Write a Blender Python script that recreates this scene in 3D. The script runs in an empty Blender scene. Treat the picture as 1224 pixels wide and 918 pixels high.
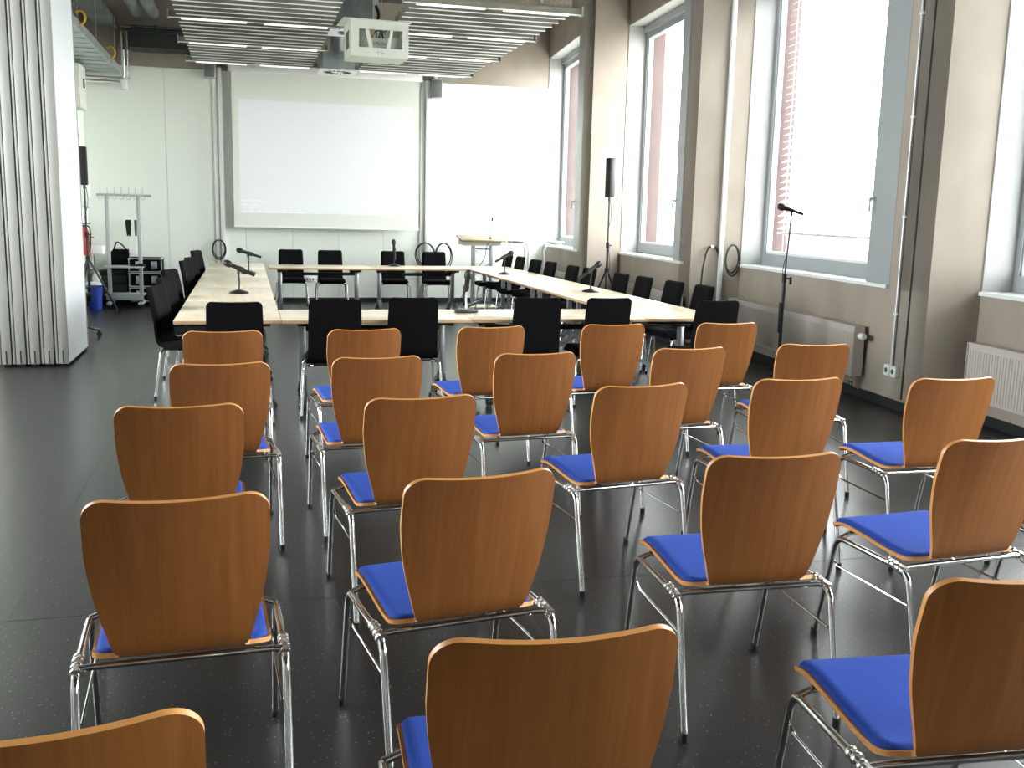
import bpy, bmesh, math, random
from mathutils import Vector, Matrix
random.seed(7)
sc = bpy.context.scene
PI = math.pi

# ------------------------------------------------------------------ camera
cam_d = bpy.data.cameras.new('camera'); cam = bpy.data.objects.new('camera', cam_d)
sc.collection.objects.link(cam); sc.camera = cam
cam_d.sensor_width = 36.0; cam_d.lens = 36.0 * 1198.2 / 1224.0
cam_d.clip_start = 0.05; cam_d.clip_end = 300
PITCH, YAW, ROLL = .169069, .25992, .022915
_f = Vector((math.sin(YAW)*math.cos(PITCH), math.cos(YAW)*math.cos(PITCH), -math.sin(PITCH)))
_r = Vector((math.cos(YAW), -math.sin(YAW), 0)); _u = _r.cross(_f)
_r2 = _r*math.cos(ROLL) + _u*math.sin(ROLL); _u2 = -_r*math.sin(ROLL) + _u*math.cos(ROLL)
_m = Matrix((_r2, _u2, -_f)).transposed().to_4x4(); _m.translation = (0, 0, 1.56)
cam.matrix_world = _m

# ------------------------------------------------------------------ sky, exposure
SKY = 9.0
wd = bpy.data.worlds.new('sky'); sc.world = wd; wd.use_nodes = True
bg = wd.node_tree.nodes['Background']; bg.inputs[0].default_value = (.93, .97, 1.0, 1); bg.inputs[1].default_value = SKY
sc.view_settings.view_transform = 'Standard'; sc.view_settings.look = 'None'
sc.view_settings.gamma = 1; sc.view_settings.use_curve_mapping = False
sc.view_settings.exposure = 1.33
try:
    sc.cycles.max_bounces = 10; sc.cycles.diffuse_bounces = 6; sc.cycles.transparent_max_bounces = 16
except Exception: pass

# ------------------------------------------------------------------ materials
def mat(name, col, rough=.6, metal=0.0, spec=.5, emit=None, es=0):
    m = bpy.data.materials.new(name); m.use_nodes = True
    b = m.node_tree.nodes['Principled BSDF']
    b.inputs['Base Color'].default_value = (*col, 1); b.inputs['Roughness'].default_value = rough
    b.inputs['Metallic'].default_value = metal; b.inputs['Specular IOR Level'].default_value = spec
    if emit: b.inputs['Emission Color'].default_value = (*emit, 1); b.inputs['Emission Strength'].default_value = es
    return m
def nd(m, t, **k):
    n = m.node_tree.nodes.new(t)
    for a, v in k.items(): setattr(n, a, v)
    return n
def lk(m, a, b): m.node_tree.links.new(a, b)
def noise_col(m, c1, c2, scale=(4,4,4), detail=4, lo=.35, hi=.65, bump=0, nscale=1.0):
    """mixes two colours by an object-space noise"""
    b = m.node_tree.nodes['Principled BSDF']
    tc = nd(m, 'ShaderNodeTexCoord'); mp = nd(m, 'ShaderNodeMapping'); mp.inputs['Scale'].default_value = scale
    nz = nd(m, 'ShaderNodeTexNoise'); nz.inputs['Detail'].default_value = detail; nz.inputs['Scale'].default_value = nscale
    rp = nd(m, 'ShaderNodeValToRGB'); rp.color_ramp.elements[0].position = lo; rp.color_ramp.elements[1].position = hi
    rp.color_ramp.elements[0].color = (*c1, 1); rp.color_ramp.elements[1].color = (*c2, 1)
    lk(m, tc.outputs['Object'], mp.inputs[0]); lk(m, mp.outputs[0], nz.inputs[0]); lk(m, nz.outputs[0], rp.inputs[0])
    lk(m, rp.outputs[0], b.inputs['Base Color'])
    if bump:
        bp = nd(m, 'ShaderNodeBump'); bp.inputs['Strength'].default_value = bump; bp.inputs['Distance'].default_value = .01
        lk(m, nz.outputs[0], bp.inputs['Height']); lk(m, bp.outputs[0], b.inputs['Normal'])
    return m, rp, mp
def wood_mat(name, c1, c2, rough):
    m = mat(name, c1, rough)
    b = m.node_tree.nodes['Principled BSDF']
    tc = nd(m, 'ShaderNodeTexCoord'); oi = nd(m, 'ShaderNodeObjectInfo')
    ad = nd(m, 'ShaderNodeVectorMath', operation='ADD'); ml = nd(m, 'ShaderNodeMath', operation='MULTIPLY'); ml.inputs[1].default_value = 37.0
    lk(m, oi.outputs['Random'], ml.inputs[0]); lk(m, tc.outputs['Object'], ad.inputs[0]); lk(m, ml.outputs[0], ad.inputs[1])
    mp = nd(m, 'ShaderNodeMapping'); mp.inputs['Scale'].default_value = (26, 3, 1.6)
    nz = nd(m, 'ShaderNodeTexNoise'); nz.inputs['Scale'].default_value = 1.0; nz.inputs['Detail'].default_value = 5; nz.inputs['Distortion'].default_value = 1.2
    mp2 = nd(m, 'ShaderNodeMapping'); mp2.inputs['Scale'].default_value = (220, 20, 9)
    nz2 = nd(m, 'ShaderNodeTexNoise'); nz2.inputs['Scale'].default_value = 1.0; nz2.inputs['Detail'].default_value = 3
    mx = nd(m, 'ShaderNodeMath', operation='MULTIPLY_ADD'); mx.inputs[1].default_value = .35
    rp = nd(m, 'ShaderNodeValToRGB'); rp.color_ramp.elements[0].position = .45; rp.color_ramp.elements[1].position = .9
    rp.color_ramp.elements[0].color = (*c1, 1); rp.color_ramp.elements[1].color = (*c2, 1)
    lk(m, ad.outputs[0], mp.inputs[0]); lk(m, mp.outputs[0], nz.inputs[0])
    lk(m, ad.outputs[0], mp2.inputs[0]); lk(m, mp2.outputs[0], nz2.inputs[0])
    lk(m, nz2.outputs[0], mx.inputs[0]); lk(m, nz.outputs[0], mx.inputs[2]); lk(m, mx.outputs[0], rp.inputs[0])
    lk(m, rp.outputs[0], b.inputs['Base Color'])
    return m

M = {}
M['wood'] = wood_mat('beech_plywood', (.25, .088, .020), (.34, .128, .031), .42)
M['ply_edge'] = mat('plywood_edge', (.72, .33, .10), .4)
M['blue'] = mat('blue_fabric', (.030, .080, .47), .9, spec=.2)
noise_col(M['blue'], (.024, .068, .36), (.034, .088, .45), (300, 300, 300), 2)
M['chrome'] = mat('chrome', (.72, .72, .72), .12, 1.0)
M['bright_chrome'] = mat('bright_chrome', (.92, .92, .90), .22, 1.0)
M['rack_silver'] = mat('silver_powder_coat', (.40, .42, .42), .4)
M['steel'] = mat('brushed_steel', (.45, .47, .50), .35, 1.0)
M['galv'] = mat('galvanised_steel', (.36, .40, .40), .45, .8)
noise_col(M['galv'], (.28, .32, .32), (.44, .48, .48), (3, 3, 3), 4)
M['black'] = mat('black_fabric', (.0045, .004, .005), .95, spec=.12)
M['black_plastic'] = mat('black_plastic', (.009, .009, .010), .5, spec=.3)
M['black_metal'] = mat('black_metal', (.014, .014, .015), .35)
M['rubber'] = mat('black_rubber', (.01, .01, .01), .7)
M['maple'] = mat('maple_laminate', (.62, .49, .34), .24, spec=.8)
noise_col(M['maple'], (.72, .60, .44), (.78, .67, .50), (2, 24, 14), 4)
M['maple_edge'] = mat('maple_edge_band', (.50, .32, .17), .4)
M['white_wall'] = mat('white_painted_wall', (.77, .80, .725), .75)
M['white'] = mat('white_plastic', (.78, .79, .76), .4)
M['white_metal'] = mat('white_painted_metal', (.72, .74, .74), .35)
M['cream'] = mat('cream_metal', (.66, .67, .58), .45)
M['plaster'] = mat('grey_white_plaster', (.40, .40, .385), .8)
M['concrete'] = mat('fair_faced_concrete', (.42, .38, .33), .85)
noise_col(M['concrete'], (.275, .232, .19), (.385, .33, .275), (1.3, 1.3, .8), 8, .3, .7, .08)
M['dark_concrete'] = mat('dark_concrete', (.08, .08, .07), .9)
noise_col(M['dark_concrete'], (.035, .035, .031), (.075, .074, .064), (1.3, 1.3, 1.3), 6)
M['baseboard'] = mat('black_skirting', (.012, .013, .014), .5)
M['alu'] = mat('anodised_aluminium', (.50, .51, .52), .4, .6)
M['panel_grey'] = mat('grey_lacquer', (.30, .32, .33), .4)
M['partition'] = mat('partition_laminate', (.74, .76, .76), .35)
M['partition_edge'] = mat('partition_edge_profile', (.25, .25, .225), .42)
M['beige'] = mat('beige_laminate', (.50, .45, .33), .5)
M['slat'] = mat('ceiling_slat', (.20, .185, .145), .6)
M['slat_lip'] = mat('ceiling_slat_lip', (.88, .89, .85), .5)
M['diffuser'] = mat('lamp_diffuser', (.85, .85, .85), .4, emit=(.95, 1, .97), es=.35)
M['fascia'] = mat('acoustic_board', (.24, .20, .15), .9)
noise_col(M['fascia'], (.19, .16, .12), (.29, .25, .19), (60, 60, 60), 3)
M['red'] = mat('red_enamel', (.45, .02, .015), .3)
M['red_panel'] = mat('red_facade_panel', (.055, .020, .018), .6)
M['bin_blue'] = mat('blue_plastic', (.012, .05, .36), .35)
M['yellow'] = mat('yellow_plastic', (.62, .36, .02), .5)
M['lectern_wood'] = mat('lectern_board', (.30, .24, .16), .5)
M['lectern_front'] = mat('lectern_apron', (.55, .54, .46), .5)
M['radiator'] = mat('radiator_enamel', (.50, .445, .40), .5)
M['dark_glass'] = mat('lens_glass', (.02, .02, .03), .05)
M['grey_text'] = mat('grey_print', (.08, .085, .09), .5)
M['green'] = mat('green_tag', (.02, .10, .02), .5)
M['gravel'] = mat('pale_gravel', (.45, .44, .41), .95)
noise_col(M['gravel'], (.38, .37, .34), (.52, .5, .47), (8, 8, 8), 5)
# floor: dark vinyl with pale flecks
fl = M['floor'] = mat('dark_vinyl_floor', (.028, .029, .029), .3, spec=.28)
_b = fl.node_tree.nodes['Principled BSDF']
_tc = nd(fl, 'ShaderNodeTexCoord'); _v = nd(fl, 'ShaderNodeTexVoronoi'); _v.inputs['Scale'].default_value = 55
_v.inputs['Randomness'].default_value = 1.0
_wn = nd(fl, 'ShaderNodeMapRange'); _wn.inputs['From Min'].default_value = .11; _wn.inputs['From Max'].default_value = .17
_wn.inputs['To Min'].default_value = 1.0; _wn.inputs['To Max'].default_value = 0.0
_sep = nd(fl, 'ShaderNodeSeparateColor'); _gt = nd(fl, 'ShaderNodeMath', operation='GREATER_THAN'); _gt.inputs[1].default_value = .55
_mu = nd(fl, 'ShaderNodeMath', operation='MULTIPLY')
_nz = nd(fl, 'ShaderNodeTexNoise'); _nz.inputs['Scale'].default_value = 2.2; _nz.inputs['Detail'].default_value = 5
_r1 = nd(fl, 'ShaderNodeValToRGB'); _r1.color_ramp.elements[0].color = (.020, .0205, .0195, 1); _r1.color_ramp.elements[1].color = (.023, .023, .022, 1)
_mix = nd(fl, 'ShaderNodeMix', data_type='RGBA'); _mix.inputs[7].default_value = (.24, .22, .19, 1)
lk(fl, _tc.outputs['Object'], _v.inputs['Vector']); lk(fl, _v.outputs['Distance'], _wn.inputs[0]); lk(fl, _v.outputs['Color'], _sep.inputs[0])
lk(fl, _sep.outputs[0], _gt.inputs[0]); lk(fl, _gt.outputs[0], _mu.inputs[0]); lk(fl, _wn.outputs[0], _mu.inputs[1])
lk(fl, _tc.outputs['Object'], _nz.inputs['Vector']); lk(fl, _nz.outputs[0], _r1.inputs[0])
lk(fl, _r1.outputs[0], _mix.inputs[6]); lk(fl, _mu.outputs[0], _mix.inputs[0]); lk(fl, _mix.outputs[2], _b.inputs['Base Color'])
_rr = nd(fl, 'ShaderNodeMapRange'); _rr.inputs['To Min'].default_value = .30; _rr.inputs['To Max'].default_value = .30
lk(fl, _nz.outputs[0], _rr.inputs[0]); lk(fl, _rr.outputs[0], _b.inputs['Roughness'])
# window glass
gl = M['glass'] = bpy.data.materials.new('window_glass'); gl.use_nodes = True
_n = gl.node_tree.nodes; _n.clear()
_o = _n.new('ShaderNodeOutputMaterial'); _t = _n.new('ShaderNodeBsdfTransparent'); _t.inputs[0].default_value = (.97, .98, .97, 1)
_g = _n.new('ShaderNodeBsdfGlossy'); _g.inputs['Roughness'].default_value = .02
_lw = _n.new('ShaderNodeLayerWeight'); _lw.inputs[0].default_value = .5; _mx = _n.new('ShaderNodeMixShader')
_pw = _n.new('ShaderNodeMath'); _pw.operation = 'POWER'; _pw.inputs[1].default_value = 5.0; lk(gl, _lw.outputs['Facing'], _pw.inputs[0])
_fr = _n.new('ShaderNodeMath'); _fr.operation = 'MULTIPLY_ADD'; _fr.inputs[1].default_value = .6; _fr.inputs[2].default_value = .03; lk(gl, _pw.outputs[0], _fr.inputs[0])
lk(gl, _fr.outputs[0], _mx.inputs[0]); lk(gl, _t.outputs[0], _mx.inputs[1]); lk(gl, _g.outputs[0], _mx.inputs[2]); lk(gl, _mx.outputs[0], _o.inputs[0])

# ------------------------------------------------------------------ mesh builder
class MB:
    def __init__(s): s.v = []; s.f = []; s.m = []; s.sm = []
    def add(s, vs, fs, mi=0, smooth=False):
        o = len(s.v); s.v += [tuple(v) for v in vs]
        for f in fs: s.f.append(tuple(i+o for i in f)); s.m.append(mi); s.sm.append(smooth)
        return s
    def box(s, c, d, mi=0, rz=0, mtx=None):
        hx, hy, hz = d[0]/2, d[1]/2, d[2]/2
        vs = [Vector((x, y, z)) for z in (-hz, hz) for y in (-hy, hy) for x in (-hx, hx)]
        if mtx: vs = [mtx @ v for v in vs]
        if rz: R = Matrix.Rotation(rz, 3, 'Z'); vs = [R @ v for v in vs]
        vs = [v + Vector(c) for v in vs]
        return s.add(vs, [(0,2,3,1), (4,5,7,6), (0,1,5,4), (2,6,7,3), (0,4,6,2), (1,3,7,5)], mi)
    def rbox(s, c, d, r=.01, mi=0, rz=0, mtx=None, seg=2):
        bm = bmesh.new(); bmesh.ops.create_cube(bm, size=1.0)
        bmesh.ops.scale(bm, vec=d, verts=bm.verts)
        bmesh.ops.bevel(bm, geom=list(bm.edges), offset=min(r, min(d)*.49), segments=seg, profile=.5, affect='EDGES')
        bm.verts.index_update()
        vs = [v.co.copy() for v in bm.verts]; fs = [[v.index for v in f.verts] for f in bm.faces]; bm.free()
        if mtx: vs = [mtx @ v for v in vs]
        if rz: R = Matrix.Rotation(rz, 3, 'Z'); vs = [R @ v for v in vs]
        return s.add([v + Vector(c) for v in vs], fs, mi, True)
    def beam(s, p, q, w, h, mi=0, up=(0,0,1)):
        p = Vector(p); q = Vector(q); d = (q-p); L = d.length; d.normalize(); up = Vector(up)
        if abs(d.dot(up)) > .98: up = Vector((0,1,0))
        x = d.cross(up).normalized(); z = x.cross(d)
        m = Matrix((x, d, z)).transposed()
        return s.box((p+q)/2, (w, L, h), mi, mtx=m)
    def tube(s, pts, r, seg=10, mi=0, closed=False, caps=True):
        pts = [Vector(p) for p in pts]; n = len(pts)
        if not isinstance(r, (list, tuple)): r = [r]*n
        T = []
        for i in range(n):
            if closed: t = pts[(i+1) % n] - pts[i-1]
            else: t = pts[min(i+1, n-1)] - pts[max(i-1, 0)]
            T.append(t.normalized())
        a = Vector((0,0,1)) if abs(T[0].z) < .9 else Vector((1,0,0))
        nrm = (a - T[0]*a.dot(T[0])).normalized(); vs = []
        for i in range(n):
            nrm = (nrm - T[i]*nrm.dot(T[i])).normalized(); b = T[i].cross(nrm)
            for k in range(seg):
                an = 2*PI*k/seg; vs.append(pts[i] + (nrm*math.cos(an) + b*math.sin(an))*r[i])
        fs = []
        for i in range(n if closed else n-1):
            j = (i+1) % n
            for k in range(seg): fs.append((i*seg+k, i*seg+(k+1) % seg, j*seg+(k+1) % seg, j*seg+k))
        s.add(vs, fs, mi, True)
        if caps and not closed:
            o = len(s.v)-len(vs)
            s.f.append(tuple(o+k for k in range(seg))[::-1]); s.m.append(mi); s.sm.append(False)
            s.f.append(tuple(o+(n-1)*seg+k for k in range(seg))); s.m.append(mi); s.sm.append(False)
        return s
    def lathe(s, prof, c=(0,0,0), seg=24, mi=0, mtx=None):
        """prof: list of (radius, z)"""
        vs = []; n = len(prof)
        for r, z in prof:
            for k in range(seg):
                a = 2*PI*k/seg; v = Vector((r*math.cos(a), r*math.sin(a), z))
                if mtx: v = mtx @ v
                vs.append(v + Vector(c))
        fs = [(i*seg+k, i*seg+(k+1) % seg, (i+1)*seg+(k+1) % seg, (i+1)*seg+k) for i in range(n-1) for k in range(seg)]
        fs2 = []
        if prof[0][0] > 1e-4: fs2.append(tuple(range(seg))[::-1])
        if prof[-1][0] > 1e-4: fs2.append(tuple((n-1)*seg+k for k in range(seg)))
        o = len(s.v); s.add(vs, fs, mi, True)
        for f in fs2: s.f.append(tuple(i+o for i in f)); s.m.append(mi); s.sm.append(False)
        return s
    def prism(s, poly, z0, z1, mi=0, mtx=None, c=(0,0,0)):
        n = len(poly); a = sum(poly[i][0]*poly[(i+1) % n][1]-poly[(i+1) % n][0]*poly[i][1] for i in range(n))
        if a < 0: poly = poly[::-1]
        vs = [Vector((x, y, z)) for z in (z0, z1) for x, y in poly]
        if mtx: vs = [mtx @ v for v in vs]
        vs = [v + Vector(c) for v in vs]
        fs = [tuple(range(n))[::-1], tuple(range(n, 2*n))] + [(i, (i+1) % n, n+(i+1) % n, n+i) for i in range(n)]
        return s.add(vs, fs, mi)
    def build(s, name, mats, parent=None, angle=40):
        me = bpy.data.meshes.new(name); me.from_pydata(s.v, [], s.f)
        for m in (mats if isinstance(mats, (list, tuple)) else [mats]): me.materials.append(m)
        me.polygons.foreach_set('material_index', s.m); me.polygons.foreach_set('use_smooth', [True]*len(s.f))
        bm = bmesh.new(); bm.from_mesh(me); bmesh.ops.recalc_face_normals(bm, faces=bm.faces); bm.to_mesh(me); bm.free()
        me.set_sharp_from_angle(angle=math.radians(angle)); me.update()
        o = bpy.data.objects.new(name, me); sc.collection.objects.link(o)
        if parent: o.parent = parent
        return o
def fillet(pts, r, n=6):
    pts = [Vector(p) for p in pts]; out = [pts[0]]
    for i in range(1, len(pts)-1):
        a, b, c = pts[i-1], pts[i], pts[i+1]; d1 = (a-b).normalized(); d2 = (c-b).normalized()
        ang = d1.angle(d2)
        if ang > PI-.02: out.append(b); continue
        t = min(r/math.tan(ang/2), (a-b).length*.48, (c-b).length*.48); rr = t*math.tan(ang/2)
        cen = b + (d1+d2).normalized()*(rr/math.sin(ang/2))
        p = b+d1*t; q = b+d2*t
        for k in range(n+1):
            w = k/n; v = (p-cen).normalized().slerp((q-cen).normalized(), w); out.append(cen+v*rr)
    out.append(pts[-1]); return out
def spline(pts, n=8):
    pts = [Vector(p) for p in pts]; out = []
    for i in range(len(pts)-1):
        p0 = pts[max(i-1, 0)]; p1 = pts[i]; p2 = pts[i+1]; p3 = pts[min(i+2, len(pts)-1)]
        for k in range(n):
            t = k/n
            out.append(.5*((2*p1) + (p2-p0)*t + (2*p0-5*p1+4*p2-p3)*t*t + (3*p1-p0-3*p2+p3)*t**3))
    out.append(pts[-1]); return out
def thing(name, label, cat, loc=(0,0,0), rz=0, group=None):
    o = bpy.data.objects.new(name, None); sc.collection.objects.link(o); o.empty_display_size = .1
    o.location = loc; o.rotation_euler = (0, 0, rz); o['label'] = label; o['category'] = cat
    if group: o['group'] = group
    return o
def tag(o, label, cat, group=None):
    o['label'] = label; o['category'] = cat
    if group: o['group'] = group
    return o
def struct(o): o['kind'] = 'structure'; return o
KIDS = {}
def kids(o):
    return [c for c in sc.collection.objects if c.parent == o]
def copy_tree(src, label, loc, rz, tree=None):
    tree = tree or [(c, kids(c)) for c in kids(src)]
    r = src.copy(); sc.collection.objects.link(r); r.location = loc; r.rotation_euler = (0, 0, rz); r['label'] = label
    for c, gs in tree:
        d = c.copy(); sc.collection.objects.link(d); d.parent = r
        for g in gs:
            h = g.copy(); sc.collection.objects.link(h); h.parent = d
    return r

# ------------------------------------------------------------------ setting: shell of the room
CEIL = 4.9; YB = 17.2; YN = -5.0
bay = [((5.11, 17.2), (4.775, 13.88)), ((5.28, 13.88), (5.05, 10.95)), ((5.59, 10.75), (5.22, 6.85)),
       ((5.60, 6.72), (5.25, 3.0)), ((5.62, 2.87), (5.27, -.85)), ((5.64, -1.0), (5.30, -5.0))]
bay = [(Vector(a), Vector(b)) for a, b in bay]
b_ = MB(); b_.box((.1, 6.2, -.05), (11.6, 23, .1)); struct(b_.build('floor', M['floor']))
b_ = MB(); b_.box((.1, 6.2, CEIL+.1), (11.6, 23, .2)); struct(b_.build('ceiling', M['dark_concrete']))
b_ = MB(); b_.box((1.5, YB+.15, CEIL/2), (8.6, .3, CEIL), 0); struct(b_.build('wall_back', M['concrete']))
# white boarding up to the concrete beam, in upright boards
b_ = MB()
for x0, x1 in ((-2.4, -1.2), (-1.2, 0), (0, .75), (.75, 1.5), (1.5, 2.25), (2.25, 3.0), (3.0, 4.1), (4.1, 5.12)):
    b_.box(((x0+x1)/2, YB-.008, 1.84), (x1-x0-.004, .016, 3.68))
struct(b_.build('trim_1', M['white_wall']))
for c, d in (((-2.5, 14.4, CEIL/2), (.2, 5.6, CEIL)), ((-3.9, 11.5, CEIL/2), (2.6, .2, CEIL)), ((-5.1, 3.2, .4), (.2, 16.4, .8)), ((-5.1, 3.2, 4.45), (.2, 16.4, .9)),
             ((-5.1, -.25, 2.4), (.2, 9.5, 3.2)), ((-5.1, 7.5, 2.4), (.2, .4, 3.2)), ((-5.1, 11.0, 2.4), (.2, .8, 3.2))):
    b_ = MB(); b_.box(c, d); struct(b_.build('wall_left', M['white_wall']))
b_ = MB(); b_.box((.5, YN-.1, CEIL/2), (11.4, .2, CEIL)); struct(b_.build('wall_near', M['plaster']))
b_ = MB(); b_.box((1.36, YB-.025, .04), (7.5, .018, .08)); struct(b_.build('baseboard_back', M['baseboard']))
b_ = MB(); b_.box((-2.39, 14.4, .04), (.018, 5.58, .08)); struct(b_.build('baseboard_left', M['baseboard']))
# right wall: saw-tooth bays of concrete
SILL = 1.0; LINT = 4.2; TH = .45
def frame_of(a, b):
    L = (b-a).length; d = (b-a)/L; o = Vector((-d.y, d.x)); return L, d, o
U1 = []
for i, (a, b) in enumerate(bay):
    L, d, o = frame_of(a, b); u1 = L-.58 if i != 2 else 3.32
    if i == 1: u1 = L-.24
    if i == 5: u1 = 2.2  # unseen last window, opening sized to fill the near chair backs with light
    U1.append(u1)
    w = MB(); bb = MB()
    def q(u0, uu, z0, z1, off=0, th=TH, mb=None):
        mb = mb or w; p = [a+d*u0+o*off, a+d*uu+o*off, a+d*uu+o*(off+th), a+d*u0+o*(off+th)]
        mb.prism([tuple(x) for x in p], z0, z1)
    q(0, L, 0, SILL); q(0, L, LINT, CEIL); q(u1, L, SILL, LINT)
    q(0, L, 0, .08, -.012, .012, bb)
    struct(w.build('wall_right', M['concrete']))
    if i < len(bay)-1:
        a2 = bay[i+1][0]; o2 = frame_of(*bay[i+1])[2]; p = [b, a2, a2+o2*.6, a2+o2*.6-d*.4, b-d*.4]
        w = MB(); w.prism([tuple(x) for x in p], 0, CEIL); struct(w.build('wall_right', M['concrete']))
        n = (a2-b).normalized(); nn = Vector((n.y, -n.x))
        bb.prism([tuple(x) for x in (b, a2, a2+nn*.012, b+nn*.012)], 0, .08)
    struct(bb.build('baseboard_right', M['baseboard']))
# windows
REC = .26
for i, (a, b) in enumerate(bay):
    L, d, o = frame_of(a, b); u1 = U1[i]; VP = .40
    win = bpy.data.objects.new('window_%d' % (i+1), None); sc.collection.objects.link(win); struct(win)
    def qq(mb, u0, uu, z0, z1, off, th, mi=0):
        p = [a+d*u0+o*off, a+d*uu+o*off, a+d*uu+o*(off+th), a+d*u0+o*(off+th)]
        mb.prism([tuple(x) for x in p], z0, z1, mi)
    m = MB(); qq(m, 0, .012, SILL, LINT, .002, TH-.01); qq(m, .012, u1-.002, LINT-.012, LINT, .002, TH-.01)
    m.build('reveal_lining', M['plaster'], win)
    m = MB(); qq(m, .012, u1-.002, SILL, SILL+.03, -.03, REC+.03); m.build('window_sill', M['white_metal'], win)
    m = MB(); g0 = .012; g1 = u1-VP
    qq(m, g0, g0+.06, SILL+.03, LINT-.012, REC, .09); qq(m, g1-.07, g1, SILL+.03, LINT-.012, REC, .09)
    qq(m, g0+.06, g1-.07, SILL+.03, SILL+.16, REC, .09); qq(m, g0+.06, g1-.07, LINT-.18, LINT-.012, REC, .09)
    qq(m, g0, g1, LINT-.10, LINT-.012, REC-.05, .05)
    m.build('window_frame', [M['panel_grey']], win)
    m = MB(); qq(m, g0+.06, g0+.085, SILL+.16, LINT-.18, REC+.02, .05); qq(m, g1-.10, g1-.07, SILL+.16, LINT-.18, REC+.02, .05)
    qq(m, g0+.085, g1-.10, SILL+.16, SILL+.19, REC+.02, .05); m.build('glazing_bead', M['white_metal'], win)
    m = MB(); qq(m, g0+.08, g1-.09, SILL+.17, LINT-.18, REC+.04, .008); m.build('pane', M['glass'], win)
    m = MB(); qq(m, g1, u1-.004, SILL+.03, LINT-.012, .0, REC+.09); vp = m.build('vent_panel', M['panel_grey'], win)
    m = MB(); c = a+d*(g1+.06); hp = Vector((c.x, c.y, 1.75))
    m.beam(hp, hp-Vector((o.x, o.y, 0))*.05, .02, .03); m.rbox(hp-Vector((o.x, o.y, 0))*.055-Vector((0, 0, .05)), (.02, .022, .13), .006)
    m.build('handle', M['white_metal'], vp)
    # red cladding return outside
    m = MB(); qq(m, .0125, .07, SILL+.01, LINT-.015, REC+.0905, .17); m.build('outer_cladding', M['red_panel'], win)
    # light portal in the opening
    ld = bpy.data.lights.new('portal', 'AREA'); ld.shape = 'RECTANGLE'; ld.size = u1; ld.size_y = LINT-SILL
    lo = bpy.data.objects.new('portal', ld); sc.collection.objects.link(lo); ld.cycles.is_portal = True
    pc = a+d*(u1/2)+o*(TH+.02)
    z = Vector((o.x, o.y, 0)); x = Vector((d.x, d.y, 0)); y = z.cross(x)
    mm = Matrix((x, y, z)).transposed().to_4x4(); mm.translation = (pc.x, pc.y, (SILL+LINT)/2); lo.matrix_world = mm
for k, (y0, y1) in enumerate(((4.5, 7.3), (7.7, 10.6))):  # unseen left windows, added to throw fill light onto the window wall
    win = bpy.data.objects.new('window_%d' % (k+7), None); sc.collection.objects.link(win); struct(win)
    m = MB(); yc = (y0+y1)/2
    for c, d in (((-5.1, yc, .84), (.08, y1-y0, .08)), ((-5.1, yc, 3.96), (.08, y1-y0, .08)), ((-5.1, y0+.04, 2.4), (.08, .08, 3.04)), ((-5.1, y1-.04, 2.4), (.08, .08, 3.04)), ((-5.1, yc, 2.4), (.08, .08, 3.04))): m.box(c, d)
    m.build('window_frame', M['panel_grey'], win)
    m = MB(); m.box((-5.1, yc, 2.4), (.008, y1-y0-.1, 3.1)); m.build('pane', M['glass'], win)
    ld = bpy.data.lights.new('portal', 'AREA'); ld.shape = 'RECTANGLE'; ld.size = y1-y0; ld.size_y = 3.2
    lo = bpy.data.objects.new('portal', ld); sc.collection.objects.link(lo); ld.cycles.is_portal = True
    lo.location = (-5.22, yc, 2.4); lo.rotation_euler = (PI/2, 0, -PI/2)
b_ = MB(); b_.box((30, 8, -.45), (48, 80, .1)); struct(b_.build('ground', M['gravel']))
# venetian blinds outside the third and fourth windows
for i in (2, 3):
    a, b = bay[i]; L, d, o = frame_of(a, b); u1 = U1[i]
    t = thing('venetian_blind', ('lowered outside venetian blind behind the microphone stand' if i == 2 else 'lowered outside venetian blind at the right edge of the photo'), 'blind', (0, 0, 0), 0, 'outside blinds')
    m = MB(); u0, uu = .14, u1-.34
    z = 1.46
    while z < LINT-.15:
        p0 = a+d*u0+o*(TH-.05); p1 = a+d*uu+o*(TH-.05)
        m.beam((p0.x, p0.y, z), (p1.x, p1.y, z), .075, .003, 0, up=(-.45, 0, 1)); z += .075
    m.build('slats', M['white_metal'], t)
    m = MB(); m.beam((p0.x, p0.y, 1.40), (p1.x, p1.y, 1.40), .06, .03); m.build('bottom_rail', M['alu'], t)
    m = MB()
    for uq in (u0+.02, uu-.02):
        pp = a+d*uq+o*(TH-.01); m.tube([(pp.x, pp.y, SILL+.05), (pp.x, pp.y, LINT)], .004, 6)
    m.build('guide_wire', M['steel'], t)
# floor seam strips (welded joints of the vinyl)
m = MB()
for x in (-.9, 1.05, 3.0): m.box((x, 6, .0004), (.0025, 22, .0008))
m.box((1, 3.93, .0004), (8, .0025, .0008))
struct(m.build('trim_2', mat('floor_weld', (.018, .018, .018), .4)))

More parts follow.
